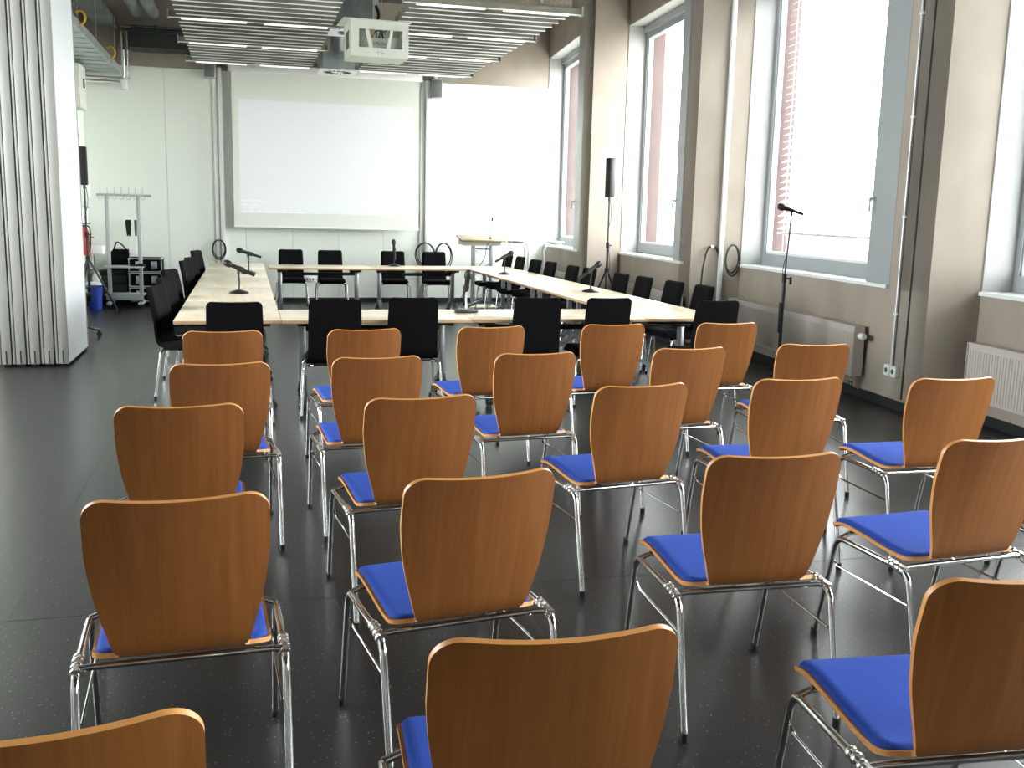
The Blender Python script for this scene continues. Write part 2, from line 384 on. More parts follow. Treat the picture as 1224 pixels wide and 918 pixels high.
# ------------------------------------------------------------------ ply shells
def arc_profile(pts, n=64):
    sp = spline([(p[0], p[1], 0) for p in pts], 14); cum = [0]
    for i in range(1, len(sp)): cum.append(cum[-1]+(sp[i]-sp[i-1]).length)
    return sp, cum
def prof_at(sp, cum, s):
    s = max(0, min(cum[-1], s)); i = 0
    while i < len(cum)-2 and cum[i+1] < s: i += 1
    t = (s-cum[i])/max(1e-9, cum[i+1]-cum[i]); p = sp[i].lerp(sp[i+1], t)
    T = (sp[min(i+2, len(sp)-1)]-sp[max(i-1, 0)]).normalized()
    return p, Vector((T.y, -T.x, 0))
def lerp_tab(tab, s):
    if s <= tab[0][0]: return tab[0][1]
    for (a, x), (b, y) in zip(tab, tab[1:]):
        if s <= b:
            t = (s-a)/(b-a); return x+(y-x)*t
    return tab[-1][1]
def shell(mb, sp, cum, ss, wfun, cfun, off0, off1, nx=14, mi=0, mi_edge=1, dome=None):
    rows = []
    for s in ss:
        p, N = prof_at(sp, cum, s); wv = wfun(s); cv = cfun(s); r0 = []; r1 = []
        for j in range(nx+1):
            t = -1+2*j/nx; x = wv*t; base = cv*(x/.216)**2
            o1 = off1 if dome is None else off0+(off1-off0)*dome(s, t)
            q0 = p+N*(base+off0); q1 = p+N*(base+o1)
            r0.append(Vector((x, q0.x, q0.y))); r1.append(Vector((x, q1.x, q1.y)))
        rows.append((r0, r1))
    n = len(rows); W = nx+1; vs = [v for r in rows for v in r[0]]+[v for r in rows for v in r[1]]; B = n*W
    f = []; e = []
    for i in range(n-1):
        for j in range(nx):
            a = i*W+j; f.append((a, a+1, a+W+1, a+W)); f.append((B+a, B+a+W, B+a+W+1, B+a+1))
        for j in (0, nx):
            a = i*W+j; e.append((a, a+W, B+a+W, B+a))
    for i in (0, n-1):
        for j in range(nx):
            a = i*W+j; e.append((a, B+a, B+a+1, a+1))
    mb.add(vs, f, mi, True); o = len(mb.v)-len(vs)
    for q in e: mb.f.append(tuple(k+o for k in q)); mb.m.append(mi_edge); mb.sm.append(False)
    return mb
def frange(a, b, n): return [a+(b-a)*i/n for i in range(n+1)]

# ------------------------------------------------------------------ orange plywood chair (faces +y)
PLY_GROUP = 'orange plywood chairs in rows'
def make_ply_chair():
    t = thing('plywood_chair', 'x', 'chair', (0, 0, 0), 0, PLY_GROUP)
    pts = [(.285, .428), (.262, .444), (.20, .454), (.10, .450), (0, .443), (-.09, .439), (-.145, .442), (-.178, .456), (-.196, .488), (-.212, .55), (-.238, .66), (-.267, .775), (-.298, .876)]
    sp, cum = arc_profile(pts); S = cum[-1]
    sl = .458                                   # where the rear lobes end
    def wf(s):
        if s < .03: return .185+math.sqrt(max(0, .03**2-(.03-s)**2))*1.0
        if s < sl-.05: return .215+.005*(s-.03)/.38
        if s < sl: return .17+math.sqrt(max(0, .05**2-(s-(sl-.05))**2))
        if s < sl+.022: k = .022; return .17-math.sqrt(max(0, k*k-(k-(s-sl))**2))*.9
        w = lerp_tab([(sl+.022, .158), (sl+.05, .168), (sl+.08, .175), (sl+.12, .186), (sl+.16, .196), (sl+.20, .204), (sl+.25, .211), (sl+.31, .2165), (S-.055, .2155), (S, .212)], s)
        if s > S-.055: w = w-.055+math.sqrt(max(0, .055**2-(s-(S-.055))**2))
        return w
    def cf(s): return lerp_tab([(0, 0), (sl-.08, 0), (sl+.04, .006), (sl+.2, .022), (S, .034)], s)
    ss = sorted(set([.03*(1-math.cos(k*PI/16)) for k in range(9)]+frange(.03, sl-.05, 12)+[sl-.05*math.cos(k*PI/20) for k in range(0, 11)]+[sl+.022*(1-math.cos(k*PI/12)) for k in range(0, 7)]+frange(sl+.022, S-.055, 18)+[S-.055*(1-math.sin(k*PI/24)) for k in range(0, 13)]))
    m = MB(); shell(m, sp, cum, ss, wf, cf, -.006, .006)
    m.build('shell', [M['wood'], M['ply_edge']], t, 55)
    # pad
    m = MB(); e = sl-.012
    def wp(s): return max(.02, wf(max(.0, s-.008 if s < .04 else s))-.009 if s < e-.048 else .163+math.sqrt(max(0, .048**2-(min(s, e)-(e-.048))**2)))
    def dome(s, tt):
        a = min(1, (s-.012)/.02); b = min(1, (e-s)/.02); c = min(1, (1-abs(tt))/.07)
        f = lambda x: math.sqrt(max(0, 1-(1-max(0, x))**2)); return max(.2, f(a)*f(b)*f(c))
    sp_s = sorted(set(frange(.012, .05, 6)+frange(.05, e-.05, 12)+[e-.048*(1-math.sin(k*PI/20)) for k in range(11)]))
    shell(m, sp, cum, sp_s, wp, cf, .0062, .019, 28, 0, 0, dome)
    m.build('seat_pad', M['blue'], t, 60)
    X = .253; Z = .419; R = .0105
    for sx in (-1, 1):
        x = sx*X
        path = fillet([(x, .262, .10), (x, .19, Z), (x, -.190, Z), (x, -.264, .10)], .055, 7)
        m = MB(); m.tube(path, R, 12); m.build('side_rail', M['chrome'], t)
        for y0, y1 in ((.262, .284), (-.264, -.2848)):
            m = MB(); m.tube([(x, y0, .102), (x, y1, .012)], R, 12); lg = m.build('leg', M['chrome'], t)
            m = MB(); m.tube([(x, y1-(y0-y1)*-.0, .030), (x, y1, .0)], .0125, 12); m.build('glide', M['rubber'], lg)
        m = MB(); m.tube(fillet([(x-sx*.012, .215, .318), (x-sx*.012, .19, .305), (x-sx*.012, -.19, .300), (x-sx*.012, -.213, .300)], .02, 4), .0042, 8); m.build('stretcher', M['chrome'], t)
        m = MB()
        for k in range(4):
            m.lathe([(.0, -.006), (.0155, -.006), (.0165, 0), (.0155, .006), (0, .006)], (x, -.100-.024*k, Z+.003-.004*max(0, k-1)), 12, 0, Matrix.Rotation(PI/2, 3, 'X'))
        m.box((x, -.14, Z+.008), (.012, .10, .010)); m.build('row_connector', M['bright_chrome'], t)
    for y, zz in ((-.155, .428), (.17, .440)):
        m = MB(); m.tube([(-X, y, Z), (-.215, y, zz-.006), (.215, y, zz-.006), (X, y, Z)], .009, 10); m.build('cross_bar', M['chrome'], t)
    return t
ply = make_ply_chair(); ply_tree = [(c, kids(c)) for c in kids(ply)]
ORD = ['first', 'second', 'third', 'fourth', 'fifth']
rows = [
 ('row nearest the tables', [(-.134, 5.709, 2.5), (.656, 5.747, 6), (1.433, 5.829, 6.5), (2.246, 5.911, 3.5), (3.052, 5.947, 0)]),
 ('second row from tables', [(-.119, 4.514, 4), (.591, 4.638, 4.5), (1.384, 4.691, 4.8), (2.261, 4.798, 4.5), (3.044, 4.887, -5)]),
 ('third row from tables', [(-.236, 3.552, 1), (.625, 3.599, 6), (1.564, 3.740, 7), (2.315, 3.805, 0), (3.046, 3.732, -1)]),
 ('fourth row from tables', [(-.171, 2.392, 2.5), (.598, 2.474, 8.2), (1.497, 2.543, -2), (2.352, 2.63, 3.5), (3.09, 2.62, 1)]),
 ('row nearest the camera', [(-.283, 1.31, 4), (.486, 1.461, -2.5), (1.482, 1.53, -5)]),
]
first = True
for rn, lst in rows:
    for k, (x, y, a) in enumerate(lst):
        r = math.radians(a); loc = (x-.298*math.sin(r), y+.298*math.cos(r), 0)
        lab = 'orange plywood chair with blue seat, %s from left, %s' % (ORD[k], rn)
        if first: ply.location = loc; ply.rotation_euler = (0, 0, r); ply['label'] = lab; first = False
        else: copy_tree(ply, lab, loc, r, ply_tree)

# ------------------------------------------------------------------ black conference chair (faces +y)
def make_black_chair():
    t = thing('upholstered_chair', 'x', 'chair', (0, 0, 0), 0, 'black chairs around the tables')
    pts = [(.255, .435), (.23, .452), (.15, .458), (.0, .448), (-.12, .442), (-.165, .452), (-.187, .49), (-.197, .55), (-.215, .68), (-.245, .81), (-.268, .907)]
    sp, cum = arc_profile(pts); S = cum[-1]
    def wf(s):
        w = lerp_tab([(0, .175), (.01, .195), (.03, .21), (.36, .215), (.40, .212), (.435, .206), (.47, .198), (.56, .197), (S-.2, .195), (S-.035, .190), (S, .186)], s)
        if s > S-.035: w = w-.035+math.sqrt(max(0, .035**2-(s-(S-.035))**2))
        return w
    ss = sorted(set(frange(0, .03, 4)+frange(.03, .36, 8)+frange(.36, .5, 8)+frange(.5, S-.035, 10)+[S-.035*(1-math.sin(k*PI/16)) for k in range(9)]))
    def rnd(s, tt):
        c = min(1, (1-abs(tt))/.14); b = min(1, (S-s)/.03, s/.03 if s < .03 else 1)
        f = lambda x: math.sqrt(max(0, 1-(1-max(0, x))**2)); return max(.25, f(c)*f(b))
    sb = .40
    m = MB(); shell(m, sp, cum, [s for s in ss if s <= sb]+[sb], wf, lambda s: 0, -.030, .026, 16, 0, 0, rnd); m.build('seat', M['black'], t, 60)
    m = MB(); shell(m, sp, cum, [sb]+[s for s in ss if s > sb], wf, lambda s: lerp_tab([(.45, 0), (S, .02)], s), -.018, .022, 16, 0, 0, rnd); m.build('backrest', M['black'], t, 60)
    for sx in (-1, 1):
        for y0, y1, y2 in ((.12, .17, .215), (-.10, -.15, -.205)):
            m = MB(); m.tube(fillet([(sx*.06, y0*.6, .402), (sx*.185, y1, .400), (sx*.226, y1*1.04, .385), (sx*.252, y2, .012)], .04, 6), .0105, 10)
            lg = m.build('leg', M['chrome'], t)
            m = MB(); m.tube([(sx*.2505, y2*.995, .03), (sx*.252, y2, 0)], .0125, 10); m.build('glide', M['rubber'], lg)
    m = MB(); m.rbox((0, 0, .405), (.30, .30, .020), .004); m.build('seat_plate', M['black_metal'], t)
    return t
blk = make_black_chair(); blk_tree = [(c, kids(c)) for c in kids(blk)]
def ordn(i): return ['first', 'second', 'third', 'fourth', 'fifth', 'sixth', 'seventh', 'eighth', 'ninth', 'tenth'][i]
blist = []
for i, (x, y, a) in enumerate([(-.09, 7.22, 0), (.62, 7.42, -2), (1.23, 7.60, 0), (2.22, 7.60, -2), (2.81, 7.57, 1), (3.64, 7.32, 3)]):
    blist.append((x, y, a, 'black chair seen from behind at the front table, %s from the left' % ordn(i)))
for i, (x, y, a) in enumerate([(-.74, 8.70, -104), (-.74, 9.72, -106), (-.79, 10.97, -108), (-.74, 12.80, -104), (-.72, 13.62, -106), (-.70, 14.90, -106), (-.74, 15.65, -108)]):
    blist.append((x, y, a, 'black chair along the left table row, %s counting from the camera' % ordn(i)))
for i, (x, y, a) in enumerate([(.68, 16.5, 180), (1.29, 16.37, 180), (2.29, 16.34, 178), (2.94, 16.20, 181)]):
    blist.append((x, y, a, 'black chair behind the back table under the screen, %s from the left' % ordn(i)))
for i, (x, y, a) in enumerate([(4.33, 9.0, 92), (4.27, 9.58, 94), (4.22, 10.27, 93), (4.17, 10.84, 93), (4.14, 11.86, 94), (4.10, 12.41, 93), (4.09, 13.36, 94), (4.04, 13.94, 96), (4.06, 14.85, 93), (4.03, 15.48, 94)]):
    blist.append((x, y, a, 'black chair along the right table row, %s counting from the camera' % ordn(i)))
for i, (x, y, a, lab) in enumerate(blist):
    r = math.radians(a); loc = (x-.268*math.sin(r), y+.268*math.cos(r), 0)
    if i == 0: blk.location = loc; blk.rotation_euler = (0, 0, r); blk['label'] = lab
    else: copy_tree(blk, lab, loc, r, blk_tree)

# ------------------------------------------------------------------ folding tables on castors (length along x)
TZ = .72
def make_table(L, W=.78):
    t = thing('folding_table', 'x', 'table', (0, 0, 0), 0, 'conference tables in a rectangle')
    m = MB(); m.rbox((0, 0, TZ-.0135), (L-.003, W-.003, .027), .003, 0)
    o = m.build('tabletop', [M['maple'], M['maple_edge']], t)
    for p in o.data.polygons:
        if abs(p.normal.z) < .5: p.material_index = 1
    for sx in (-1, 1):
        x = sx*(L/2-.17)
        m = MB(); m.rbox((x, 0, .4425), (.062, .050, .505), .012)
        lg = m.build('leg', M['steel'], t)
        m = MB()
        for sy in (-1, 1):
            m.beam((x, sy*.01, .215), (x, sy*.30, .085), .050, .035)
        m.box((x, 0, .205), (.064, .056, .05)); m.build('foot', M['steel'], lg)
        for sy in (-1, 1):
            m = MB(); m.lathe([(.0, -.022), (.034, -.022), (.0375, -.014), (.0375, .014), (.034, .022), (0, .022)], (x, sy*.315, .0385), 16, 0, Matrix.Rotation(PI/2, 3, 'Y'))
            m.rbox((x, sy*.308, .066), (.052, .05, .034), .008); m.build('castor', M['rubber'], lg)
        m = MB(); m.rbox((x, 0, TZ-.044), (.085, .62, .034), .006); m.rbox((x-sx*.03, .0, TZ-.07), (.14, .16, .03), .006); m.build('fold_bracket', M['black_metal'], t)
    m = MB(); m.tube([(-L/2+.19, 0, .61), (L/2-.19, 0, .61)], .023, 12); m.build('cross_bar', M['black_metal'], t)
    return t
tb = {}
def table(x0, y0, x1, y1, along, label):
    cx, cy = (x0+x1)/2, (y0+y1)/2
    L, W = ((x1-x0), (y1-y0)) if along == 'x' else ((y1-y0), (x1-x0))
    k = (round(L, 3), round(W, 3)); rz = 0 if along == 'x' else PI/2
    if k not in tb: t = make_table(L, W); tb[k] = t; t.location = (cx, cy, 0); t.rotation_euler = (0, 0, rz); t['label'] = label
    else: copy_tree(tb[k], label, (cx, cy, 0), rz)
XL0, XL1, XR0, XR1, YF = -.535, .245, 3.195, 3.975, 7.73
YW = YF+.83
names = ['nearest the camera', 'second from the camera', 'third from the camera', 'fourth from the camera', 'at the far end']
for i in range(5): table(XL0, YF+i*1.61, XL1, YF+(i+1)*1.61, 'y', 'maple folding table of the left row, %s' % names[i])
for i in range(5): table(XR0, YF+i*1.55, XR1, YF+(i+1)*1.55, 'y', 'maple folding table of the right row by the windows, %s' % names[i])
table(XL1, YF, (XL1+XR0)/2, YW, 'x', 'maple folding table in the front row, left of the two')
table((XL1+XR0)/2, YF, XR0, YW, 'x', 'maple folding table in the front row, right of the two')
table(XL1+.05, 14.66, (XL1+XR0)/2+.025, 15.46, 'x', 'maple folding table in the back row under the screen, left of the two')
table((XL1+XR0)/2+.025, 14.66, XR0, 15.46, 'x', 'maple folding table in the back row under the screen, right of the two')

# ------------------------------------------------------------------ table microphones
def make_mic(label, loc, rz, tilt, stem=.17, square=False, length=.25, gh=0.0):
    """handheld microphone clipped on a weighted desk stand; head points to +x before rz"""
    t = thing('desk_microphone', label, 'microphone', loc, rz, 'microphones on the tables')
    m = MB()
    if square: m.rbox((0, 0, .013), (.13, .15, .026), .01)
    else: m.lathe([(.0, 0), (.082, 0), (.085, .006), (.078, .016), (.03, .03), (.014, .036), (0, .036)], (0, 0, 0), 28)
    m.build('base', M['black_metal'], t)
    m = MB(); m.tube([(0, 0, .03), (-.005, 0, stem*.5), (.0, 0, stem)], .008, 10); m.lathe([(.0, stem-.03), (.013, stem-.03), (.013, stem+.005), (0, stem+.005)], (0, 0, 0), 12); m.build('stem', M['black_metal'] if not square else M['steel'], t)
    R = Matrix.Rotation(PI/2-tilt, 3, 'Y')
    c = Vector((0, 0, stem+.02))
    m = MB(); m.lathe([(0, -.15), (.012, -.15), (.0135, -.145), (.0155, -.05), (.0195, .055), (.02, .065), (.02, .068), (0, .068)], c, 16, 0, R); b = m.build('handle', M['black_plastic'], t)
    m = MB(); m.lathe([(0, .066), (.022, .066), (.028, .074), (.030, .09), (.029, .110), (.023, .126), (.012, .136), (0, .138)], c, 18, 0, R); m.build('grille', M['grille'], b)
    m = MB(); m.tube([R @ Vector((0, 0, -.05))+c, R @ Vector((0, 0, .01))+c], .023, 12); m.build('clip', M['rubber'], t)
    t.scale = (1.12, 1.12, 1.12)
    return t
M['grille'] = mat('dark_wire_mesh', (.03, .03, .03), .45, .6)
make_mic('microphone on round stand on the left tables, nearer the camera', (-.08, 10.2, TZ), PI-.05, .42, .20)
make_mic('microphone on stand on the left tables, farther from the camera', (.02, 13.3, TZ), PI+.05, .30, .21)
make_mic('upright microphone on the back table under the screen', (2.17, 15.3, TZ), PI/2+.1, 1.25, .21)
make_mic('microphone on stand on the far right tables, before the lectern', (3.44, 13.47, TZ), .35, .42, .20)
make_mic('microphone on square stand on the front table', (1.79, 8.30, TZ), -PI/2+.2, 1.25, .17, True)
make_mic('microphone on stand on the right tables by the window chairs', (3.66, 10.48, TZ), .3, .55, .20)

# ------------------------------------------------------------------ column loudspeakers on tripod stands
def column_speaker(label, lab2, x, y, z0, z1, rz, apex=.78):
    t = thing('speaker_stand', lab2, 'stand', (x, y, 0), rz, 'tripod speaker stands')
    m = MB(); m.tube([(0, 0, .30), (0, 0, apex+.35)], .0175, 12); m.tube([(0, 0, apex+.35), (0, 0, z0-.05)], .0125, 12); m.build('pole', M['black_metal'], t)
    m = MB(); m.lathe([(0, apex-.04), (.03, apex-.04), (.03, apex+.04), (0, apex+.04)], (0, 0, 0), 14); m.build('collar', M['black_plastic'], t)
    m = MB(); m.lathe([(0, apex+.30), (.026, apex+.30), (.026, apex+.38), (0, apex+.38)], (0, 0, 0), 14); m.tube([(0, 0, apex+.34), (.06, 0, apex+.34)], .008, 8); m.build('clamp', M['black_plastic'], t)
    for k in range(3):
        a = k*2*PI/3; e = Vector((math.cos(a)*.38, math.sin(a)*.38, .018))
        m = MB(); m.tube([(e.x*.04, e.y*.04, apex-.01), e], .014, 10); lg = m.build('leg', M['black_metal'], t)
        m = MB(); m.lathe([(0, -.016), (.019, -.016), (.019, .016), (0, .016)], e, 10); m.build('rubber_foot', M['rubber'], lg)
        p = Vector((e.x*.5, e.y*.5, apex*.51)); m = MB(); m.tube([(0, 0, .34), p], .008, 8); m.build('brace', M['black_metal'], t)
    m = MB(); m.lathe([(0, .31), (.026, .31), (.026, .37), (0, .37)], (0, 0, 0), 12); m.build('lower_collar', M['black_plastic'], t)
    s = thing('column_speaker', label, 'speaker', (x, y, z0), rz, 'column loudspeakers')
    h = z1-z0
    m = MB(); m.rbox((0, 0, h/2), (.095, .11, h), .012); m.build('cabinet', M['black_plastic'], s)
    m = MB(); m.rbox((0, -.056, h/2), (.078, .008, h-.04), .003); m.build('front_grille', M['black_metal'], s)
    m = MB(); m.lathe([(0, -.05), (.018, -.05), (.018, .0), (0, .0)], (0, 0, 0), 12); m.build('mount', M['black_metal'], s)
    c = MB(); pts = [(.02, .01, z0-.02), (.035, .0, z0-.25), (-.02, -.02, z0-.5), (.03, -.01, z0-.8), (.045, .02, z0-1.05)]
    c.tube(spline(pts, 8), .004, 6); c.build('cable', M['rubber'], t)
column_speaker('black column loudspeaker high on the stand beside the parked partition', 'black tripod speaker stand beside the blue bin at left', -2.19, 15.45, 1.81, 2.34, 0)
column_speaker('black column loudspeaker on the stand before the window pier', 'black tripod speaker stand before the concrete pier by the windows', 4.67, 12.75, 1.79, 2.30, .2, .82)
# microphone on a floor stand
t = thing('microphone_stand', 'black floor microphone stand before the radiator by the blind window', 'stand', (4.80, 8.35, 0), 0)
m = MB(); m.lathe([(0, 0), (.13, 0), (.135, .008), (.12, .02), (.03, .03), (0, .03)], (0, 0, 0), 28); m.build('base', M['black_metal'], t)
m = MB(); m.tube([(0, 0, .02), (0, 0, 1.02)], .016, 12); m.build('lower_tube', M['black_metal'], t)
m = MB(); m.tube([(0, 0, 1.0), (.03, 0, 1.61)], .008, 10); m.build('upper_tube', M['black_metal'], t)
m = MB(); m.lathe([(0, .98), (.02, .98), (.022, 1.06), (0, 1.06)], (0, 0, 0), 14); m.tube([(0, 0, 1.02), (.05, -.02, 1.02)], .008, 8); m.rbox((.055, -.02, 1.0), (.02, .02, .07), .005); m.build('clutch', M['black_plastic'], t)
m = MB(); m.tube([(-.02, -.02, .52), (-.03, -.03, .80)], .023, 10); m.build('counterweight', M['black_plastic'], t)
m = MB(); m.tube(spline([(.03, 0, 1.55), (.03, .01, 1.3), (-.02, .0, 1.1), (.025, .01, .9), (-.015, 0, .5), (.03, 0, .05)], 8), .004, 6); m.build('cable', M['rubber'], t)
t2 = thing('handheld_microphone', 'dark handheld microphone clipped on top of the floor stand', 'microphone', (4.83, 8.35, 1.61), 2.75)
R = Matrix.Rotation(PI/2-.30, 3, 'Y')
m = MB(); m.lathe([(0, -.11), (.013, -.11), (.016, 0), (.022, .07), (0, .07)], (0, 0, .03), 14, 0, R); m.build('handle', M['black_plastic'], t2)
m = MB(); m.lathe([(0, .069), (.026, .069), (.033, .085), (.033, .108), (.022, .132), (0, .138)], (0, 0, .03), 16, 0, R); m.build('grille', M['grille'], t2)
m = MB(); m.tube([(0, 0, -.02), (0, 0, .03)], .012, 10); m.build('clip', M['black_plastic'], t2)

# ------------------------------------------------------------------ projection screen
PXc, PW = 1.32, 3.0; YS = 17.0
t = thing('projection_screen', 'large white roll-down projection screen on the back wall', 'screen', (PXc, YS, 0), 0)
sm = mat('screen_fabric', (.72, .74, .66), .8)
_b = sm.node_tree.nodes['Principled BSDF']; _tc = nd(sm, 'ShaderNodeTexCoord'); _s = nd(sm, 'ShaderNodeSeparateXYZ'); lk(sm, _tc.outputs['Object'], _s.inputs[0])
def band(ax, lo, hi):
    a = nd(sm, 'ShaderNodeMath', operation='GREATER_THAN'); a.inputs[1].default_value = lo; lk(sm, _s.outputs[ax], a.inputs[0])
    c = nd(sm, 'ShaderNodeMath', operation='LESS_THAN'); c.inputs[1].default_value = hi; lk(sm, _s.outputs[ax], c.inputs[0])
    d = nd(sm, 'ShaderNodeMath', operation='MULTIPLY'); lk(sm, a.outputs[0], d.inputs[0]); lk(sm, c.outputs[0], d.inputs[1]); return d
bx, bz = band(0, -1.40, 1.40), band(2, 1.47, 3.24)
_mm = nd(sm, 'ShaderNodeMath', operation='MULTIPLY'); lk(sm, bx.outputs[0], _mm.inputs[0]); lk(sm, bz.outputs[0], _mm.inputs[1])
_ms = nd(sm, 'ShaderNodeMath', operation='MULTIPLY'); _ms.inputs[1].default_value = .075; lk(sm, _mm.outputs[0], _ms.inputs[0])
_b.inputs['Emission Color'].default_value = (.55, .52, 1.0, 1); lk(sm, _ms.outputs[0], _b.inputs['Emission Strength'])  # projected lavender picture put into the fabric as a faint glow
m = MB(); n = 24
vs = []; fs = []
for i in range(n+1):
    u = i/n; yy = .012*math.sin(u*PI)*0
    for z in (1.25, 3.66): vs += [(-PW/2+PW*u, yy, z)]
fs = [(2*i, 2*i+2, 2*i+3, 2*i+1) for i in range(n)]
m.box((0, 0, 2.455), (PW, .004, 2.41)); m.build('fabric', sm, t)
m = MB(); m.rbox((0, 0, 1.24), (PW+.03, .035, .03), .008); m.build('bottom_bar', M['white'], t)
m = MB(); m.rbox((0, .04, 3.72), (PW+.10, .13, .12), .015); m.build('housing', M['white'], t)
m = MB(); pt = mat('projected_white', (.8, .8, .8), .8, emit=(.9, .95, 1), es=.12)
def words(z, ws, h=.026):
    x = -1.36
    for wl in ws:
        k = 0
        while k < wl:
            hh = h*random.choice((.6, .6, 1.0, .6)); m.box((x, -.0026, z+hh/2-h/2), (.016, .0008, hh)); x += .024; k += 1
        x += .035
words(1.665, (5, 2, 5)); words(1.60, (4, 6)); words(1.485, (3, 4, 3, 9, 4, 3, 7))
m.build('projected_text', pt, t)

# ------------------------------------------------------------------ projector cage
t = thing('projector', 'white ceiling projector in a white metal cage', 'projector', (1.51, 12.2, 3.28), math.radians(3))
W, D, Hh = .66, .52, .40
m = MB()
def plate_front(y):
    # front plate with three cut-outs: left, middle (inverted trapezoid) and right
    z0, z1, z2, z3 = 0, .10, .30, Hh; h = W/2; th = .006
    def pz(poly): m.prism([(p[0], p[1]) for p in poly], -th/2, th/2, 0, Matrix.Rotation(PI/2, 3, 'X'), (0, y, 0))
    pz([(-h, z0), (h, z0), (h, z1), (-h, z1)]); pz([(-h, z2), (h, z2), (h, z3), (-h, z3)])
    pz([(-h, z1), (-h+.09, z1), (-h+.09, z2), (-h, z2)]); pz([(h-.07, z1), (h, z1), (h, z2), (h-.07, z2)])
    pz([(-.125, z1), (-.085, z1), (-.125, z2), (-.17, z2)]); pz([(.075, z1), (.115, z1), (.155, z2), (.12, z2)])
plate_front(-D/2); plate_front(D/2)
for sx in (-1, 1):
    m.box((sx*W/2, 0, .05), (.006, D, .10)); m.box((sx*W/2, 0, Hh-.05), (.006, D, .10)); m.box((sx*W/2, -.2, .2), (.006, .12, .2)); m.box((sx*W/2, .2, .2), (.006, .12, .2))
m.box((0, 0, .003), (W, D, .006)); m.box((-.03, -.02, Hh), (W+.12, D+.06, .006))
cg = m.build('cage', mat('cage_enamel', (.58, .60, .52), .45), t)
m = MB()
for k in range(6):
    a = k*PI/3; m.box((.0+math.cos(a)*.03, -D/2-.004, .05+math.sin(a)*.018), (.024, .002, .004), 0, 0, Matrix.Rotation(-a, 3, 'Y'))
m.build('vent_mark', M['black_plastic'], cg)
m = MB(); m.rbox((0, .02, .15), (.56, .36, .20), .02); bdy = m.build('projector_body', mat('projector_shell', (.42, .44, .38), .5), t)
m = MB(); m.lathe([(0, 0), (.05, 0), (.05, .03), (.04, .035), (0, .03)], (-.14, .19, .16), 20, 0, Matrix.Rotation(-PI/2, 3, 'X')); m.build('lens', M['dark_glass'], bdy)
m = MB()
for k, (x0, x1) in enumerate(((-.08, .02), (-.03, -.06), (.02, .10), (.05, -.02), (.0, .05))):
    m.tube(spline([(x0, -.19, .22), (x0*.7+x1*.3, -.22, .28), (x1, -.18, .33), (x1*.4, -.05, .42)], 6), .006, 6)
m.build('cables', M['black_plastic'], t)
m = MB(); m.tube(spline([(-.09, -.21, .22), (-.05, -.23, .30), (0, -.2, .34), (.07, -.22, .25)], 8), .005, 6); m.build('yellow_cable', M['yellow'], t)
m = MB(); m.box((0, 0, Hh+.62), (.06, .06, 1.24)); m.build('ceiling_pole', M['cream'], t)
m = MB(); m.tube(spline([(.0, -.05, Hh), (.02, -.06, Hh+.1), (-.01, -.05, Hh+.2)], 5), .018, 8); m.build('cable_loop', M['black_plastic'], t)
cu = bpy.data.curves.new('maker_name', 'FONT'); cu.body = 'EPSON'; cu.size = .049; cu.align_x = 'CENTER'; cu.extrude = .001
to = bpy.data.objects.new('maker_name', cu); sc.collection.objects.link(to)
bpy.context.view_layer.update()
me = bpy.data.meshes.new_from_object(to.evaluated_get(bpy.context.evaluated_depsgraph_get())); bpy.data.objects.remove(to)
to = bpy.data.objects.new('maker_name', me); sc.collection.objects.link(to); me.materials.clear(); me.materials.append(M['grey_text'])
to.parent = bdy; to.location = (.014, -.1615, .148); to.rotation_euler = (PI/2, 0, 0)

# ------------------------------------------------------------------ slatted ceiling rafts with lamps
SZ = 3.7
def raft(label, x0, x1):
    t = thing('ceiling_raft', label, 'ceiling raft', ((x0+x1)/2, 13.7, SZ), 0, 'slatted ceiling rafts')
    ox, oy, oz = t.location
    w = x1-x0
    ys = [10.95+k*.262 for k in range(22)]
    for k, y in enumerate(ys):
        lamp = k in (0, 7, 14, 21)
        if lamp: continue
        m = MB(); m.box((0, y-oy, .052), (w, .014, .10), 0); m.box((0, y-oy-.006, .004), (w, .026, .008), 1)
        m.build('slat', [M['slat'], M['slat_lip']], t)
    m = MB()
    for x in (-w/2+.35, 0, w/2-.35): m.box((x, (ys[0]+ys[-1])/2-oy, .12), (.03, ys[-1]-ys[0], .035))
    m.build('carrier_rail', M['galv'], t)
    m = MB()
    for x in (-w/2+.35, w/2-.35):
        for y in (ys[1], ys[10], ys[20]): m.tube([(x, y-oy, .13), (x, y-oy, CEIL-SZ)], .005, 6)
    m.build('suspension_rod', M['galv'], t)
    m = MB(); m.box((0, ys[0]-oy+.05, .16), (w, .04, .26)); m.build('fascia', M['fascia'], t)
    for k in (0, 7, 14, 21):
        l = thing('linear_lamp', '%s, %s' % ('long white strip lamp in the left ceiling raft' if x0 < 0 else 'long white strip lamp in the right ceiling raft', ['nearest the camera', 'second from the camera', 'third from the camera', 'closest to the screen'][(0, 7, 14, 21).index(k)]), 'lamp', ((x0+x1)/2, ys[k], SZ-.005), 0, 'strip lamps in the ceiling rafts')
        m = MB(); m.box((0, .012, .045), (w+.20, .045, .075)); m.build('housing', M['slat'], l)
        m = MB(); m.box((0, -.012, .012), (w+.20, .008, .012)); m.build('edge_strip', M['slat_lip'], l)
        for sx in (-1, 1):
            m = MB(); m.rbox((sx*(w/4+.03), -.01, .004), (w/2-.14, .07, .014), .004); m.build('lamp_cover', M['diffuser'], l)
            m = MB(); m.box((sx*(w/2+.105), 0, .05), (.012, .09, .10)); m.build('end_cap', M['galv'], l)
raft('left slatted metal ceiling raft above the table rectangle', -.72, 1.04)
raft('right slatted metal ceiling raft beside the windows', 1.74, 3.50)
